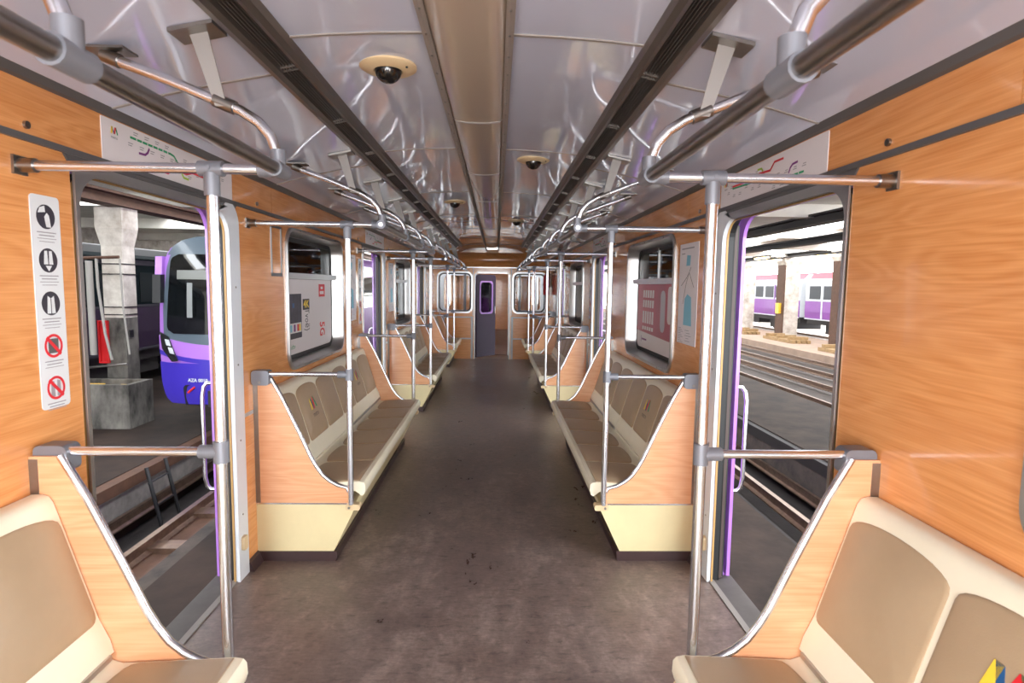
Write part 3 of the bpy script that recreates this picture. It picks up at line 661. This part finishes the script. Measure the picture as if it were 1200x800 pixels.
def notice(s, yc, wh, label):
    zc, w, h = 1.505, .112, .635
    th = empty('safety_notice', (0, 0, 0), label, 'sign', 'safety notices beside the doorways')
    f = wallfn(s, yc, zc)
    MB().plate([rrect(-w / 2, w / 2, -h / 2, h / 2, .012, 4)], f, .0003, .003).build('plate', PLATE, th)
    cap = MB()
    for i in range(5):
        v = h / 2 - .062 - i * .128
        circ = [(.036 * math.cos(t * math.pi / 14), v + .036 * math.sin(t * math.pi / 14)) for t in range(28)]
        if i < 3:
            MB().plate([circ], f, .0032, .0036).build('pictogram_disc', INK, th)
            figs = {0: [[(-.03, .01), (-.002, .014), (-.004, .032), (-.022, .026)], [(.0, -.03), (.018, -.03), (.012, .004), (.004, .012), (-.006, .0)]],
                    1: [[(-.018, -.012), (-.002, -.012), (-.004, .028), (-.014, .028)], [(.002, -.012), (.018, -.012), (.014, .028), (.004, .028)], [(-.012, -.016), (0, -.032), (.012, -.016)]],
                    2: [[(-.016, -.03), (-.002, -.03), (-.002, .016), (-.012, .022)], [(.002, -.03), (.016, -.03), (.012, .022), (.002, .016)]]}[i]
            for g in figs: MB().plate([[(u, v + vv) for u, vv in g]], f, .0037, .0042).build('pictogram_figure', PLATE, th)
        else:
            if i == 3: MB().plate([[(-.02, v - .022), (.02, v - .022), (.02, v + .022), (-.02, v + .022)]], f, .0032, .0036).build('pictogram_figure', DGREY, th)
            else:
                for uu in (-.012, .012): MB().plate([[(uu - .008, v - .026), (uu + .008, v - .026), (uu + .006, v + .02), (uu - .006, v + .024)]], f, .0032, .0036).build('pictogram_figure', GREYINK, th)
            inn = [(u * .78, v + (vv - v) * .78) for u, vv in circ]
            MB().plate([circ, inn], f, .0037, .0043).build('prohibition_ring', RED, th)
            a = .027; b = .0035
            MB().plate([[(-a - b, v + a - b), (a - b, v - a - b), (a + b, v - a + b), (-a + b, v + a + b)]], f, .0044, .005).build('prohibition_bar', RED, th)
        for t in range(4 if i < 3 else 3):
            ww = .036 - .007 * (t % 2); ribbon(cap, [(-ww, v - .046 - t * .009), (ww, v - .046 - t * .009)], .0032 if t < 2 else .002, f, .0032)
    cap.build('caption_lines', GREYINK, th, kind='stuff')
notice(-1, 1.785, 0, 'tall grey safety notice with five round pictograms beside the first left doorway')
notice(-1, 5.765, 0, 'narrow safety notice with pictograms before the second doorway on the left')
notice(1, 3.14, 0, 'narrow safety notice with red pictograms behind the first right grab pole')
notice(1, 7.12, 0, 'narrow safety notice just past the second doorway on the right')
def chart(s, yc, label):
    zc, w, h = 1.54, .34, .61
    th = empty('wall_chart', (0, 0, 0), label, 'sign', 'network charts on the walls')
    f = wallfn(s, yc, zc)
    MB().plate([[(-w / 2, -h / 2), (w / 2, -h / 2), (w / 2, h / 2), (-w / 2, h / 2)]], f, .0003, .003).build('sheet', PAPER, th)
    MB().plate([[(-.06, -.19), (.09, -.19), (.07, -.02), (.0, -.0), (-.05, -.03)]], f, .0032, .0036).build('blue_bay', SKYB, th)
    MB().plate([[(-.04, .17), (.03, .17), (.035, .23), (-.03, .235)]], f, .0032, .0036).build('blue_inset', SKYB, th)
    g = MB()
    ribbon(g, [(-.08, -.06), (-.03, .06), (.02, .13), (.07, .08), (.11, .04)], .004, f, .0038); ribbon(g, [(-.12, .05), (-.02, .1), (.02, .13), (.05, .16)], .004, f, .0038)
    g.build('track_lines', DGREY, th)
    t = MB()
    ribbon(t, [(-.13, .275), (.09, .275)], .008, f, .0032); ribbon(t, [(-.13, .245), (-.07, .245)], .006, f, .0032)
    for i in range(9): ribbon(t, [(-.15, -.21 - i * .011), (-.15 + .05 + .02 * (i % 3), -.21 - i * .011)], .003, f, .0032)
    for i in range(5): ribbon(t, [(-.02 + .02 * (i % 2), -.22 - i * .016), (.05 + .02 * (i % 3), -.22 - i * .016)], .003, f, .0032)
    t.build('caption_lines', GREYINK, th, kind='stuff')
chart(1, 3.49, 'white network chart with pale blue shapes beside the right window')
chart(-1, 7.47, 'white network chart with blue patches past the second left doorway')
chart(-1, 5.42, 'white chart sheet between the left window and the second doorway')
# thin aluminium notice holder
nh = empty('notice_holder', (0, 0, 0), 'empty thin aluminium card holder on the wall left of the left window', 'holder')
f = wallfn(-1, 3.60, 1.77)
for nm, q in (('side_strip', (-.085, -.073, -.14, .14)), ('side_strip', (.073, .085, -.14, .14)), ('bottom_strip', (-.085, .085, -.155, -.135)), ('top_strip', (-.085, .085, .135, .15))):
    MB().plate([[(q[0], q[2]), (q[1], q[2]), (q[1], q[3]), (q[0], q[3])]], f, .0, .006).build(nm, ALUW if nm == 'side_strip' else DGREY, nh)
# adverts on the lower panes
def advert_white(yc, w):
    th = empty('window_advert', (0, 0, 0), 'white advert sheet with a dark picture filling the lower left window pane', 'poster')
    f = wallfn(-1, yc, 1.335, -.076)
    MB().plate([[(-w / 2, -.262), (w / 2, -.262), (w / 2, .268), (-w / 2, .268)]], f, .0, .0015).build('sheet', PAPER, th)
    d = .0018
    MB().plate([[(-.57, -.15), (-.16, -.15), (-.16, .165), (-.57, .165)]], f, d, d + .0006).build('dark_picture', M('picture ink', S(74, 68, 88), .5, var=.5, vscale=9, col2=S(34, 34, 44)), th)
    MB().plate([[(-.42, -.11), (-.17, -.11), (-.17, -.04), (-.42, -.04)]], f, d + .0007, d + .0012).build('white_inset', PAPER, th)
    for i, (u, mt) in enumerate(((-.40, SKYB), (-.33, MAG), (-.26, RED), (-.22, YEL))): MB().plate([[(u, -.10), (u + .035, -.10), (u + .035, -.05), (u, -.05)]], f, d + .0013, d + .0017).build('colour_chip', mt, th)
    MB().plate([[(-.52, .06), (-.44, .06), (-.44, .105), (-.52, .105)]], f, d + .0007, d + .0012).build('red_badge', RED, th)
    text('badge_text', '4', .05, PAPER, th, lambda u, v: f(-.48 + u * 1.4, .082 + v, d + .0016))
    MB().plate([[(-.35, .068), (-.31, .068), (-.31, .1), (-.35, .1)]], f, d + .0007, d + .0012).build('blue_badge', BLUE, th)
    MB().plate([[(-.13, .045), (.02, .045), (.02, .125), (-.13, .125)]], f, d, d + .0006).build('dark_tag', INK, th)
    text('tag_text', '4K', .075, YEL, th, lambda u, v: f(-.055 + u * 1.4, .085 + v, d + .001), bold=.002)
    text('slogan', 'Tvoё}', .085, INK, th, lambda u, v: f(-.04 + v * 1.6, -.03 - u * .8, d + .0006))
    text('red_figure', '5G', .12, RED, th, lambda u, v: f(.33 + v * 1.5, -.125 - u * .8, d + .0006), bold=.003)
    for zc, nm in ((.185, 'red_mark'),):
        MB().plate([[(.26, zc - .05), (.42, zc - .05), (.42, zc + .05), (.26, zc + .05)], [(.285, zc - .03), (.285, zc - .005), (.395, zc - .005), (.395, zc - .03)], [(.31, zc + .01), (.31, zc + .03), (.37, zc + .03), (.37, zc + .01)]], f, d, d + .0006).build(nm, RED, th)
    text('corner_word', 'FINN', .05, INK, th, lambda u, v: f(-.52 + u * 1.2, .222 + v, d + .0006))
    text('green_word', 'androidtv', .05, GREEN, th, lambda u, v: f(-.42 + u * 1.2, -.205 + v, d + .0006))
advert_white((3.75 + 5.10) / 2, 1.20)
def advert_pink(yc, w):
    th = empty('window_advert', (0, 0, 0), 'pink and red advert sheet with white lettering in the lower right window pane', 'poster')
    f = wallfn(1, yc, 1.335, -.076)
    pk = M('advert pink', S(196, 84, 104), .4, var=.25, vscale=2.2, col2=S(166, 92, 106))
    MB().plate([[(-w / 2, -.262), (w / 2, -.262), (w / 2, .268), (-w / 2, .268)]], f, .0, .0015).build('sheet', PAPER, th)
    MB().plate([[(-w / 2, -.12), (w / 2, -.15), (w / 2, .268), (-w / 2, .268)]], f, .0018, .0024).build('pink_field', pk, th)
    for i, (v, sz) in enumerate(((.19, .06), (.11, .06), (-.0, .1), (-.09, .03))):
        g = MB()
        for j in range(5): g.plate([[(-.42 + j * .07, v - sz / 2), (-.37 + j * .07, v - sz / 2), (-.365 + j * .07, v + sz / 2), (-.415 + j * .07, v + sz / 2)]], f, .0026, .003)
        g.build('lettering_row', PAPER, th)
    MB().plate([rrect(.10, .22, -.09, .22, .05, 4)], f, .0026, .003).build('white_bottle', M('advert grey', S(190, 186, 196), .4), th)
    MB().plate([rrect(.28, .38, -.02, .25, .04, 4)], f, .0026, .003).build('white_spoon', PAPER, th)
    MB().plate([[(-.45, -.21), (-.44, -.21), (-.44, -.16), (-.45, -.16)]], f, .0026, .003).build('logo_bar', MAG, th)
    g = MB(); ribbon(g, [(-.42, -.185), (-.28, -.185)], .014, f, .0026); g.build('logo_line', MAG, th)
advert_pink((3.75 + 5.10) / 2, 1.20)

# ================================================================== DEPOT HALL
ZG = -1.15
def slab(name, x0, x1, mat, y0=-12, y1=90, z0=ZG - 1.2, z1=ZG): return MB().box(x0, x1, y0, y1, z0, z1).build(name, mat, kind='structure')
slab('depot_floor', -3.0, -2.0, DFLOOR); slab('depot_floor', 2.0, 3.33, PAVE); slab('pit_floor', -2.0, 2.0, TDARK, z1=-1.7)
slab('depot_floor', -16, -5.2, DFLOOR)
slab('trench_floor', -5.2, -3.0, TDARK, z1=-2.05, z0=-2.4); slab('trench_floor', 3.33, 5.42, TDARK, z1=-2.05, z0=-2.4)
slab('depot_floor', 5.42, 7.9, PAVE); slab('trench_floor', 7.9, 13.9, M('oily ballast', S(70, 60, 54), .9, bump=.4, bscale=10, var=.5, vscale=3), z1=-1.55); slab('depot_floor', 13.9, 18.2, M('lit floor', S(150, 126, 108), .85, var=.3, vscale=1.5))  # last strip is paler: pinkish light on the floor put into its colour
slab('track_bed', 18.2, 30, M('pale ballast', S(150, 138, 128), .9, var=.3, vscale=2), z1=-1.5)
# tiles of the brown platform outside the left door
# curbs, ledges and rails
def rail(x, z, label, w=.07, y0=-6, y1=60):
    r = MB().loft([[(x + u, y, z + v) for u, v in ((-w, -.16), (w, -.16), (w, -.14), (.012, -.12), (.012, -.04), (w / 2, -.03), (w / 2, 0), (-w / 2, 0), (-w / 2, -.03), (-.012, -.04), (-.012, -.12), (-w, -.14))] for y in (y0, y1)], True, True, True).build('track_rail', RAILS)
    return tag(r, label, 'rail')
def ledge(x0, x1, z0, z1, mat, y0=-6, y1=60): return MB().box(x0, x1, y0, y1, z0, z1).build('trench_ledge', mat, kind='structure')
ledge(-3.30, -3.0, -2.05, -1.27, TRENCH); ledge(-3.95, -3.30, -1.62, -1.46, RUST); ledge(-5.2, -5.02, -1.32, -1.16, RUST); ledge(-5.2, -5.12, -1.75, -1.32, M('trench whitewash', S(136, 130, 124), .9, bump=.4, bscale=14, var=.5, vscale=4))
rail(-3.80, -1.30, 'rusty near rail in the trench outside the left doorway'); rail(-5.0, -1.62, 'dark far rail low in the left trench', .05)
ledge(3.33, 3.55, -2.05, -1.30, TDARK); ledge(5.3, 5.42, -1.36, -1.17, DARKST); ledge(5.32, 5.42, -1.9, -1.36, TRENCH)
rail(4.05, -1.32, 'shiny near rail in the trench outside the right doorway'); rail(5.1, -1.62, 'dark far rail low in the right trench', .05)
for i, x in enumerate((8.6, 10.1, 11.6, 13.1)): rail(x, -1.28, 'rail number %s of four beyond the right pavement' % ['one, nearest', 'two', 'three', 'four, furthest'][i])
for i, x in enumerate((19.3, 20.8)): rail(x, -1.3, '%s rail under the distant purple train' % ['near', 'far'][i])
for k, (x0, y0, sg) in enumerate(((-3.45, 6.35, 'nearer'), (-3.45, 7.35, 'farther'))):
    tag(MB().box(x0 - .35, x0 + .1, y0, y0 + .22, -1.46, -1.40).build('rail_clip', RAILS), '%s steel clip plate on the rusty left rail' % sg, 'rail clip', 'rail clips')
# ladder in the left trench
ld = empty('ladder', (-4.7, 8.15, -2.05), 'short black steel ladder standing in the left trench', 'ladder')
for dy in (-.05, .42): MB().tube([(.1, dy, 0), (-.14, dy + .05, 1.0)], .028, 6).build('stile', BLACK, ld)
for i in range(3): MB().tube([(.07 - i * .08, -.05, .12 + i * .33), (.07 - i * .08, .44, .12 + i * .33)], .014, 6).build('rung', BLACK, ld)
# columns on the left and right rows
def column(x, y, w, label, mat, top=3.0):
    c = empty('concrete_column', (x, y, ZG), label, 'column'); h = top - ZG
    q = lambda k, z: [(-k, -k, z), (k, -k, z), (k, k, z), (-k, k, z)]
    MB().loft([q(w, 0), q(w, 2.0)], True, True, True).build('lower_shaft', mat, c)
    MB().loft([q(w, 2.0), q(w, h - .75)], True, True, True).build('upper_shaft', CONC, c)
    MB().loft([q(w, h - .75), q(w * 1.3, h - .4), q(w * 1.3, h)], True, True, True).build('capital', CONC, c)
    return c
c1 = column(-7.46, 11.9, .20, 'sooty whitewashed concrete column behind the trough outside the left doorway', SOOT)
for z in (2.05, 2.2, 2.85, 3.05): MB().box(-.215, .215, -.215, .215, z, z + .02).build('steel_band', DARKST, c1)
MB().box(.202, .22, -.1, .02, 1.6, 1.75).build('switch_box', BLACK, c1)
for y in (18, 24, 30, 36): column(-7.35, y, .34, 'distant left column %s in the row behind the train' % {18: 'nearest', 24: 'second', 30: 'third', 36: 'furthest'}[y], CONC)
for i, y in enumerate((27.7, 33.3, 39.0, 45, 51)):
    c = column(17.0, y, .42 if i else .42, 'white column with a brown edge in the right hall, %s from the doorway' % ords[i], CONC, 3.6)
    MB().box(-.47, -.42, -.45, .45, 0, 4.7).build('brown_edge', RUST, c)
    if i == 1: MB().box(-.62, -.47, -.2, .2, 1.35, 1.95).build('yellow_box', YELP, c)
# beams
def beam(x, z, w, h, mat, label, y0=-8, y1=85):
    b = MB()
    for bx in ((x - w, x + w, z - h, z - h + .05), (x - w, x + w, z + h - .05, z + h), (x - .03, x + .03, z - h + .05, z + h - .05)): b.box(bx[0], bx[1], y0, y1, bx[2], bx[3])
    return tag(b.build('roof_beam', mat), label, 'beam')
beam(-7.3, 3.14, .2, .13, RUST, 'long rusty beam resting on the left column')
beam(-3.2, 3.3, .08, .07, DARKST, 'thin dark steel beam above the left train')
beam(8.2, 3.35, .18, .13, DARKST, 'upper dark steel beam under the right hall roof')
beam(9.6, 3.05, .16, .10, DARKST, 'lower dark steel beam under the right hall roof')
beam(16.6, 3.5, .2, .12, DARKST, 'dark cable tray along the right column row')
beam(13.2, 3.55, .12, .08, RUST, 'rusty beam between the right tracks')
# roof: white slabs with gaps added to let sky light into the hall
for x0, x1 in ((-16, -11.3), (-9.5, -6.1), (-5.1, -1.6), (1.6, 3.2), (5.6, 9.2), (12.2, 15.2), (18.2, 21.0)):
    MB().box(x0, x1, -12, 90 if x0 > 0 else 32, 3.75, 3.9).build('depot_roof', ROOFW, kind='structure')
MB().box(3.2, 5.6, 5.5, 90, 3.76, 3.88).build('depot_roof', ROOFW, kind='structure')  # added slab, closes this gap to darken the far doorways
for i in range(17):
    y = -9 + i * 6
    rb = MB().box(-16, 26, y - .18, y + .18, 3.42, 3.75).build('roof_rib', ROOFW, kind='structure')
MB().box(-16.2, -16, -12, 90, -2, 4).build('depot_wall', CONC, kind='structure')
# lamps in the right hall
for i, (x, y) in enumerate(((15.2, 26.5), (15.2, 31.5), (15.2, 37), (14.6, 43), (13.6, 29.5), (13.6, 35))):
    t = empty('tube_lamp', (x, y, 3.2), 'warm glowing tube lamp hung in the right hall, %s from the doorway' % ords[i], 'lamp', 'hall tube lamps')
    MB().box(-.12, .12, -.8, .8, 0, .07).build('housing', DARKST, t); MB().tube([(0, -.75, -.04), (0, .75, -.04)], .05, 8).build('tube', LAMPY, t)
    MB().tube([(0, 0, .07), (0, 0, .55)], .012, 6).build('hanger', DARKST, t)
# hanging cable with hook in front of the right doorway
hc = empty('hanging_cable', (5.2, 12.6, 3.4), 'black cable with a hook loop hanging outside the right doorway', 'cable')
MB().tube([(0, 0, 0), (.01, 0, -1.5), (0, 0, -2.9)], .018, 6).build('cable', BLACK, hc)
MB().tube([(0, 0, -2.9), (-.1, 0, -3.05), (-.1, 0, -3.3), (0, 0, -3.42), (.1, 0, -3.3), (.1, 0, -3.05), (0, 0, -2.9)], .02, 6).build('hook_loop', BLACK, hc)
# timber stacks by the right columns
for i, (x, y) in enumerate(((15.2, 24.2), (15.6, 30.5), (15.6, 36.2))):
    t = empty('timber_stack', (x, y, ZG), 'low stack of pale timber at the foot of the columns, %s from the doorway' % ords[i], 'timber', 'timber by the columns')
    for j in range(4): MB().box(-.5 + j * .26, -.3 + j * .26, -1.6, 1.6, 0, .16).build('plank', M('raw timber', S(158, 128, 88), .8, var=.4), t)
    for j in range(3): MB().box(-.5, .5, -1.3 + j * 1.2, -1.1 + j * 1.2, .16, .32).build('plank', MATS['raw timber'], t)

# ---- parked trains seen from the side
def side_train(name, x, y0, n, label, s, low, glow, roofm, upper, z_roof=2.45, TRW=TRW):
    t = empty(name, (x, y0, ZG + .1), label, 'train'); L0 = 18.6; zz = lambda z: z - ZG - .1
    for k in range(n):
        a = k * 19.2; b = a + L0
        pro = [(-1.33, -.1), (-1.36, .3), (-1.36, 1.9), (-1.25, 2.15), (-.9, z_roof - .06), (0, z_roof), (.9, z_roof - .06), (1.25, 2.15), (1.36, 1.9), (1.36, .3), (1.33, -.1)]
        MB().loft([[(u, y, zz(v)) for u, v in pro] for y in (a, b)], True, True, True).build('body', upper, t)
        MB().loft([[(u, y, zz(v)) for u, v in ((s * 1.355, -.12), (s * 1.385, .3), (s * 1.385, .92), (s * 1.36, .92), (s * 1.35, -.12))] for y in (a + .02, b - .02)], True, True, True).build('lower_band', low, t)
        MB().box(s * 1.36, s * 1.392, a + .02, b - .02, zz(.93), zz(.99)).build('waist_strip', TRW, t)
        MB().box(s * 1.36, s * 1.39, a + .02, b - .02, zz(-.16), zz(-.10)).build('sill_strip', TRW, t)
        for j in range(12):
            yy = a + .5 + j * 1.5
            MB().box(s * 1.362, s * 1.382, yy, yy + 1.15, zz(1.05), zz(1.8)).build('window', glow, t)
            if j % 3 == 1: MB().box(s * 1.36, s * 1.395, yy + 1.2, yy + 1.35, zz(-.08), zz(1.9)).build('door_post', low if j % 2 else TRW, t)
        MB().loft([[(u, y, zz(v)) for u, v in ((s * 1.30, 2.05), (s * .95, z_roof - .03), (s * .4, z_roof + .04), (s * .4, z_roof), (s * 1.2, 2.1))] for y in (a + .05, b - .05)], True, True, True).build('roof_edge', roofm, t)
        for j in range(14):
            MB().box(s * 1.0, s * 1.34, a + .6 + j * 1.28, a + 1.5 + j * 1.28, zz(1.98), zz(2.1)).build('roof_vent', TRW, t)
        for yb in (a + 2.6, b - 3.6):
            MB().box(-1.0, 1.0, yb - .9, yb + 1.9, .1, .62).build('bogie', DARKST, t)
            for q in (-.5, 1.5): MB().tube([(s * .72, yb + q, .36), (s * .86, yb + q, .36)], .4, 14).build('wheel', DARKST, t)
        MB().box(-1.1, 1.1, a + 6, b - 6.5, .25, .85).build('equipment_box', DARKST, t)
        MB().box(-1.25, 1.25, a + .1, b - .1, .62, .95).build('underframe', DARKST, t)
side_train('metro_train', 20.1, 16, 3, 'long purple and silver train parked beyond the right columns', -1, PURPLE, TRGL, PINK, TRW, 2.6)
side_train('metro_train', -10.3, 4, 3, 'dark purple train in shadow-dark paint behind the left column', 1, DPURPLE, M('train shadow glass', S(16, 24, 26), .7, spec=.2), DARKST, M('train shadow teal', S(18, 28, 31), .9, spec=.1), TRW=M('train shadow strip', S(72, 70, 76), .8, spec=.1))  # hall shade is darkened into this train's paint, glass and strips

# ---- train facing us outside the left doorway
CXT, YF = -4.67, 10.3
ft = empty('metro_train', (CXT, YF, ZG), 'violet train with a slate and lilac cab facing the left doorway', 'train')
def hw(z):
    pts = [(-.60, 1.08), (-.50, 1.20), (-.2, 1.27), (.3, 1.30), (1.1, 1.28), (1.8, 1.20), (2.05, 1.12), (2.2, 1.0), (2.30, .82), (2.37, .5)]
    for (a, wa), (b, wb) in zip(pts, pts[1:]):
        if z <= b: return wa + (wb - wa) * max(0, (z - a)) / (b - a)
    return .5
def fy(x, z, off=0): return .30 * (abs(x) / 1.3) ** 3 + .16 * max(0, (z - .5) / 1.9) ** 2 + .06 * max(0, (-z - .2) / .4) ** 2 - off
def face(name, z0, z1, xl, xr, off, mat, nz=14, nx=12, zt=None, par=None, fl=None):
    rows = []
    for j in range(nz + 1):
        row = []
        for i in range(nx + 1):
            t = j / nz; z = z0 + (z1 - z0) * t; a, b = xl(z, t), xr(z, t); x = a + (b - a) * i / nx
            za = z + (fl(x) * (1 if fl else 0) if fl else 0)
            row.append((x, fy(x, za, off), za - ZG))
        rows.append(row)
    back = [[(p[0], p[1] + .03, p[2]) for p in r] for r in rows]
    m = MB().grid(rows).grid(back)
    n = nx + 1
    per = [(0, i) for i in range(nx)] + [(j, nx) for j in range(nz)] + [(nz, i) for i in range(nx, 0, -1)] + [(j, 0) for j in range(nz, 0, -1)]
    idx = [j * n + i for j, i in per]; off0 = (nz + 1) * n
    m.f += [(idx[k], idx[(k + 1) % len(idx)], idx[(k + 1) % len(idx)] + off0, idx[k] + off0) for k in range(len(idx))]
    return m.build(name, mat, par or ft, True)
# carriage body behind the cab
bod = []
for y in (.32, .6, 19):
    k = .985 if y < .5 else 1
    zs = [-.60, -.50, -.2, .3, 1.1, 1.8, 2.05, 2.2, 2.30, 2.37]
    bod.append([(-hw(z) * k, y, z - ZG) for z in zs] + [(hw(z) * k, y, z - ZG) for z in reversed(zs)])
MB().loft(bod, True, True, True).build('body', M('violet body side', S(78, 36, 98), .45), ft, True)
for s_ in (-1, 1):
    MB().loft([[(s_ * (hw(z) + .012), y, z - ZG) for z in (.95, 1.1, 1.5, 1.8, 2.05)] + [(s_ * (hw(z) - .03), y, z - ZG) for z in (2.05, 1.8, 1.5, 1.1, .95)] for y in (.5, 18.9)], True, True, True).build('side_band', LILAC, ft)
    for j in range(9):
        MB().loft([[(s_ * (hw(z) + .02), y, z - ZG) for z in (1.1, 1.5, 1.85)] + [(s_ * (hw(z) - .0), y, z - ZG) for z in (1.85, 1.5, 1.1)] for y in (1.2 + j * 1.95, 2.6 + j * 1.95)], True, True, True).build('side_window', TINT, ft)
face('side_trim', -.1, 2.18, lambda z, t: -hw(z), lambda z, t: hw(z), .0, LILAC, 24, 20)
face('roof_fairing', 2.05, 2.37, lambda z, t: -hw(z) * .97, lambda z, t: hw(z) * .97, .012, SLATE, 10, 16)
face('cab_surround', .35, 2.10, lambda z, t: -min(hw(z) - .10, 1.18), lambda z, t: min(hw(z) - .10, 1.18), .012, SLATE, 20, 16)
def wr(z, t):
    r = .16; e = min(t, 1 - t) * 1.4
    return 1.10 - .10 * t - (r - math.sqrt(max(0, r * r - (r - e) ** 2)) if e < r else 0)
ws = face('windshield', .66, 2.06, lambda z, t: -wr(z, t), lambda z, t: wr(z, t), .02, TINT, 24, 16)
face('destination_band', 1.62, 1.78, lambda z, t: -.86, lambda z, t: .86, .024, M('screen grey', S(120, 122, 118), .25), 3, 10, par=ws)
for z in (1.28, 1.42, 1.14): face('grille', z, z + .05, lambda z, t: -.22, lambda z, t: .5, .024, TRW, 2, 6, par=ws)
face('cab_post', .95, 1.56, lambda z, t: -.66, lambda z, t: -.56, .024, M('cab post grey', S(128, 130, 130), .4), 6, 2, par=ws)
sag = lambda x: .16 * (abs(x) / 1.3) ** 2
face('bumper', -.60, .14, lambda z, t: -hw(z) * (1.004), lambda z, t: hw(z) * 1.004, .018, BLUEP, 10, 18, fl=lambda x: 0)
face('bumper_upper', .12, .20, lambda z, t: -hw(.3), lambda z, t: hw(.3), .018, BLUEP, 3, 18, fl=sag)
face('lilac_stripe', .20, .46, lambda z, t: -hw(.3), lambda z, t: hw(.3), .02, LILAC, 4, 18, fl=sag)
for s in (-1, 1):
    q = [(s * 1.25, .68), (s * 1.05, .60), (s * .86, .18), (s * .98, .16), (s * 1.2, .38)]
    hl = MB().plate([q], lambda u, v, d: (u, fy(u, v, .03) - d, v - ZG), 0, .03).build('headlight', BLACK, ft)
    for (u, v) in ((1.06, .50), (.99, .36)):
        MB().plate([[(s * (u + .06), v + .06), (s * (u - .04), v + .05), (s * (u - .08), v - .06), (s * (u + .02), v - .05)]], lambda a, b, d: (a, fy(a, b, .062) - d, b - ZG), 0, .008).build('lamp', TRW, hl)
    mr = MB().loft([[(s * (1.22 + dx), fy(1.2, z) - .16 + dy, z - ZG) for dx, dy in ((-.07, 0), (.07, 0), (.07, .14), (-.07, .14))] for z in (1.20, 1.24, 1.66, 1.70)], True, True, True).build('mirror', BLACK, ft)
    MB().loft([[(s * (1.21 + dx), fy(1.2, z) - .12 + dy, z - ZG) for dx, dy in ((-.06, 0), (.06, 0), (.06, .12), (-.06, .12))] for z in (1.70, 1.95, 2.02)], True, True, True).build('mirror_arm', LILAC, mr)
MB().tube([(-.15, fy(0, .6, .05), .56 - ZG), (.35, fy(0, .7, .05), .74 - ZG)], .014, 6).build('wiper', BLACK, ft)
text('fleet_number', 'AZA 0010', .085, TRW, ft, lambda u, v: (-.50 + u, fy(-.50 + u, -.13, .026), -.16 + v - ZG), bold=.003)
MB().plate([rrect(-.78, .78, -.62, -.24, .08, 4, (0, 0, 1, 1))], lambda u, v, d: (u, fy(u, v, .022) - d, v - ZG), 0, .01).build('coupler_recess', BLACK, ft)
MB().tube([(0, -.05, -.42 - ZG), (0, -.30, -.42 - ZG)], .13, 12).box(-.16, .16, -.36, -.28, -.56 - ZG, -.28 - ZG).build('coupler', DARKST, ft)
MB().tube([(-.68, -.0, -.38 - ZG), (-.56, -.0, -.28 - ZG)], .02, 6).build('red_lever', REDP, ft)
MB().tube([(.2, -.08, -.3 - ZG), (.3, -.15, -.62 - ZG), (.18, -.1, -.78 - ZG)], .022, 6).build('air_hose', BLACK, ft)
for yb in (1.6, 3.8): MB().tube([(-.8, yb, .30), (.8, yb, .30)], .36, 14).build('wheelset', DARKST, ft)

# ---- trough, pipes and red board by the left column
tr = empty('concrete_trough', (-7.2, 11.1, ZG), 'sooty concrete trough with yellow rags at the foot of the left column', 'trough')
MB().plate([[(-.75, -.38), (.55, -.38), (.55, .38), (-.75, .38)], [(-.65, -.28), (-.65, .28), (.45, .28), (.45, -.28)]], lambda u, v, d: (u, v, d), 0, .82).build('basin', SOOT, tr)
MB().box(-.65, .45, -.28, .28, .5, .62).build('filling', CONC, tr)
MB().box(-.45, -.15, -.2, .05, .62, .78).build('yellow_rag', YELP, tr); MB().box(.05, .35, -.1, .2, .62, .74).build('yellow_rag', YELP, tr)
pp = empty('hose_stand', (-7.55, 11.35, ZG), 'white hose pipe stand with taps in front of the left column', 'pipe')
MB().tube([(-.12, 0, 1.3), (-.12, 0, 3.1)], .06, 10).build('thick_pipe', M('old white pipe', S(150, 146, 140), .6), pp, True)
MB().tube([(.02, 0, 3.15), (.03, 0, 2.6), (.12, 0, 1.7), (.22, 0, 1.2)], .025, 8).build('hose', M('old white pipe', S(150, 146, 140), .6), pp, True)
MB().tube([(.4, .1, 3.15), (.42, .1, 2.2), (.5, .1, 1.3)], .018, 8).build('thin_pipe', M('old white pipe', S(150, 146, 140), .6), pp, True)
MB().tube([(-.3, 0, 3.15), (.45, 0, 3.18)], .03, 8).build('top_pipe', RUST, pp); MB().tube([(-.25, 0, .95), (-.25, 0, 1.05), (.5, 0, 1.12)], .025, 8).build('tap_bar', CHROMED, pp)
rb = MB().plate([[(-.10, -.42), (.09, -.42), (.09, .42), (-.10, .42)], [(-.07, -.39), (-.07, .39), (.06, .39), (.06, -.39)]], lambda u, v, d: (-7.62 + u, 11.6 + d, .98 + v - .6), -.04, .02)
rb.box(-7.70, -7.55, 11.6, 11.62, -.02, .78)
tag(rb.build('fire_board', REDP), 'red fire board behind the white hose pipe', 'board')
tr2 = empty('trestle', (-6.3, 13.2, ZG), 'dark trestle steps between the column and the violet train', 'trestle')
for x in (-.2, .2):
    MB().tube([(x, -.3, 0), (x, 0, 1.1)], .03, 6).build('leg', DARKST, tr2); MB().tube([(x, .3, 0), (x, 0, 1.1)], .03, 6).build('leg', DARKST, tr2)
for z in (.35, .75): MB().box(-.2, .2, -.25, .05, z, z + .03).build('step', DARKST, tr2)
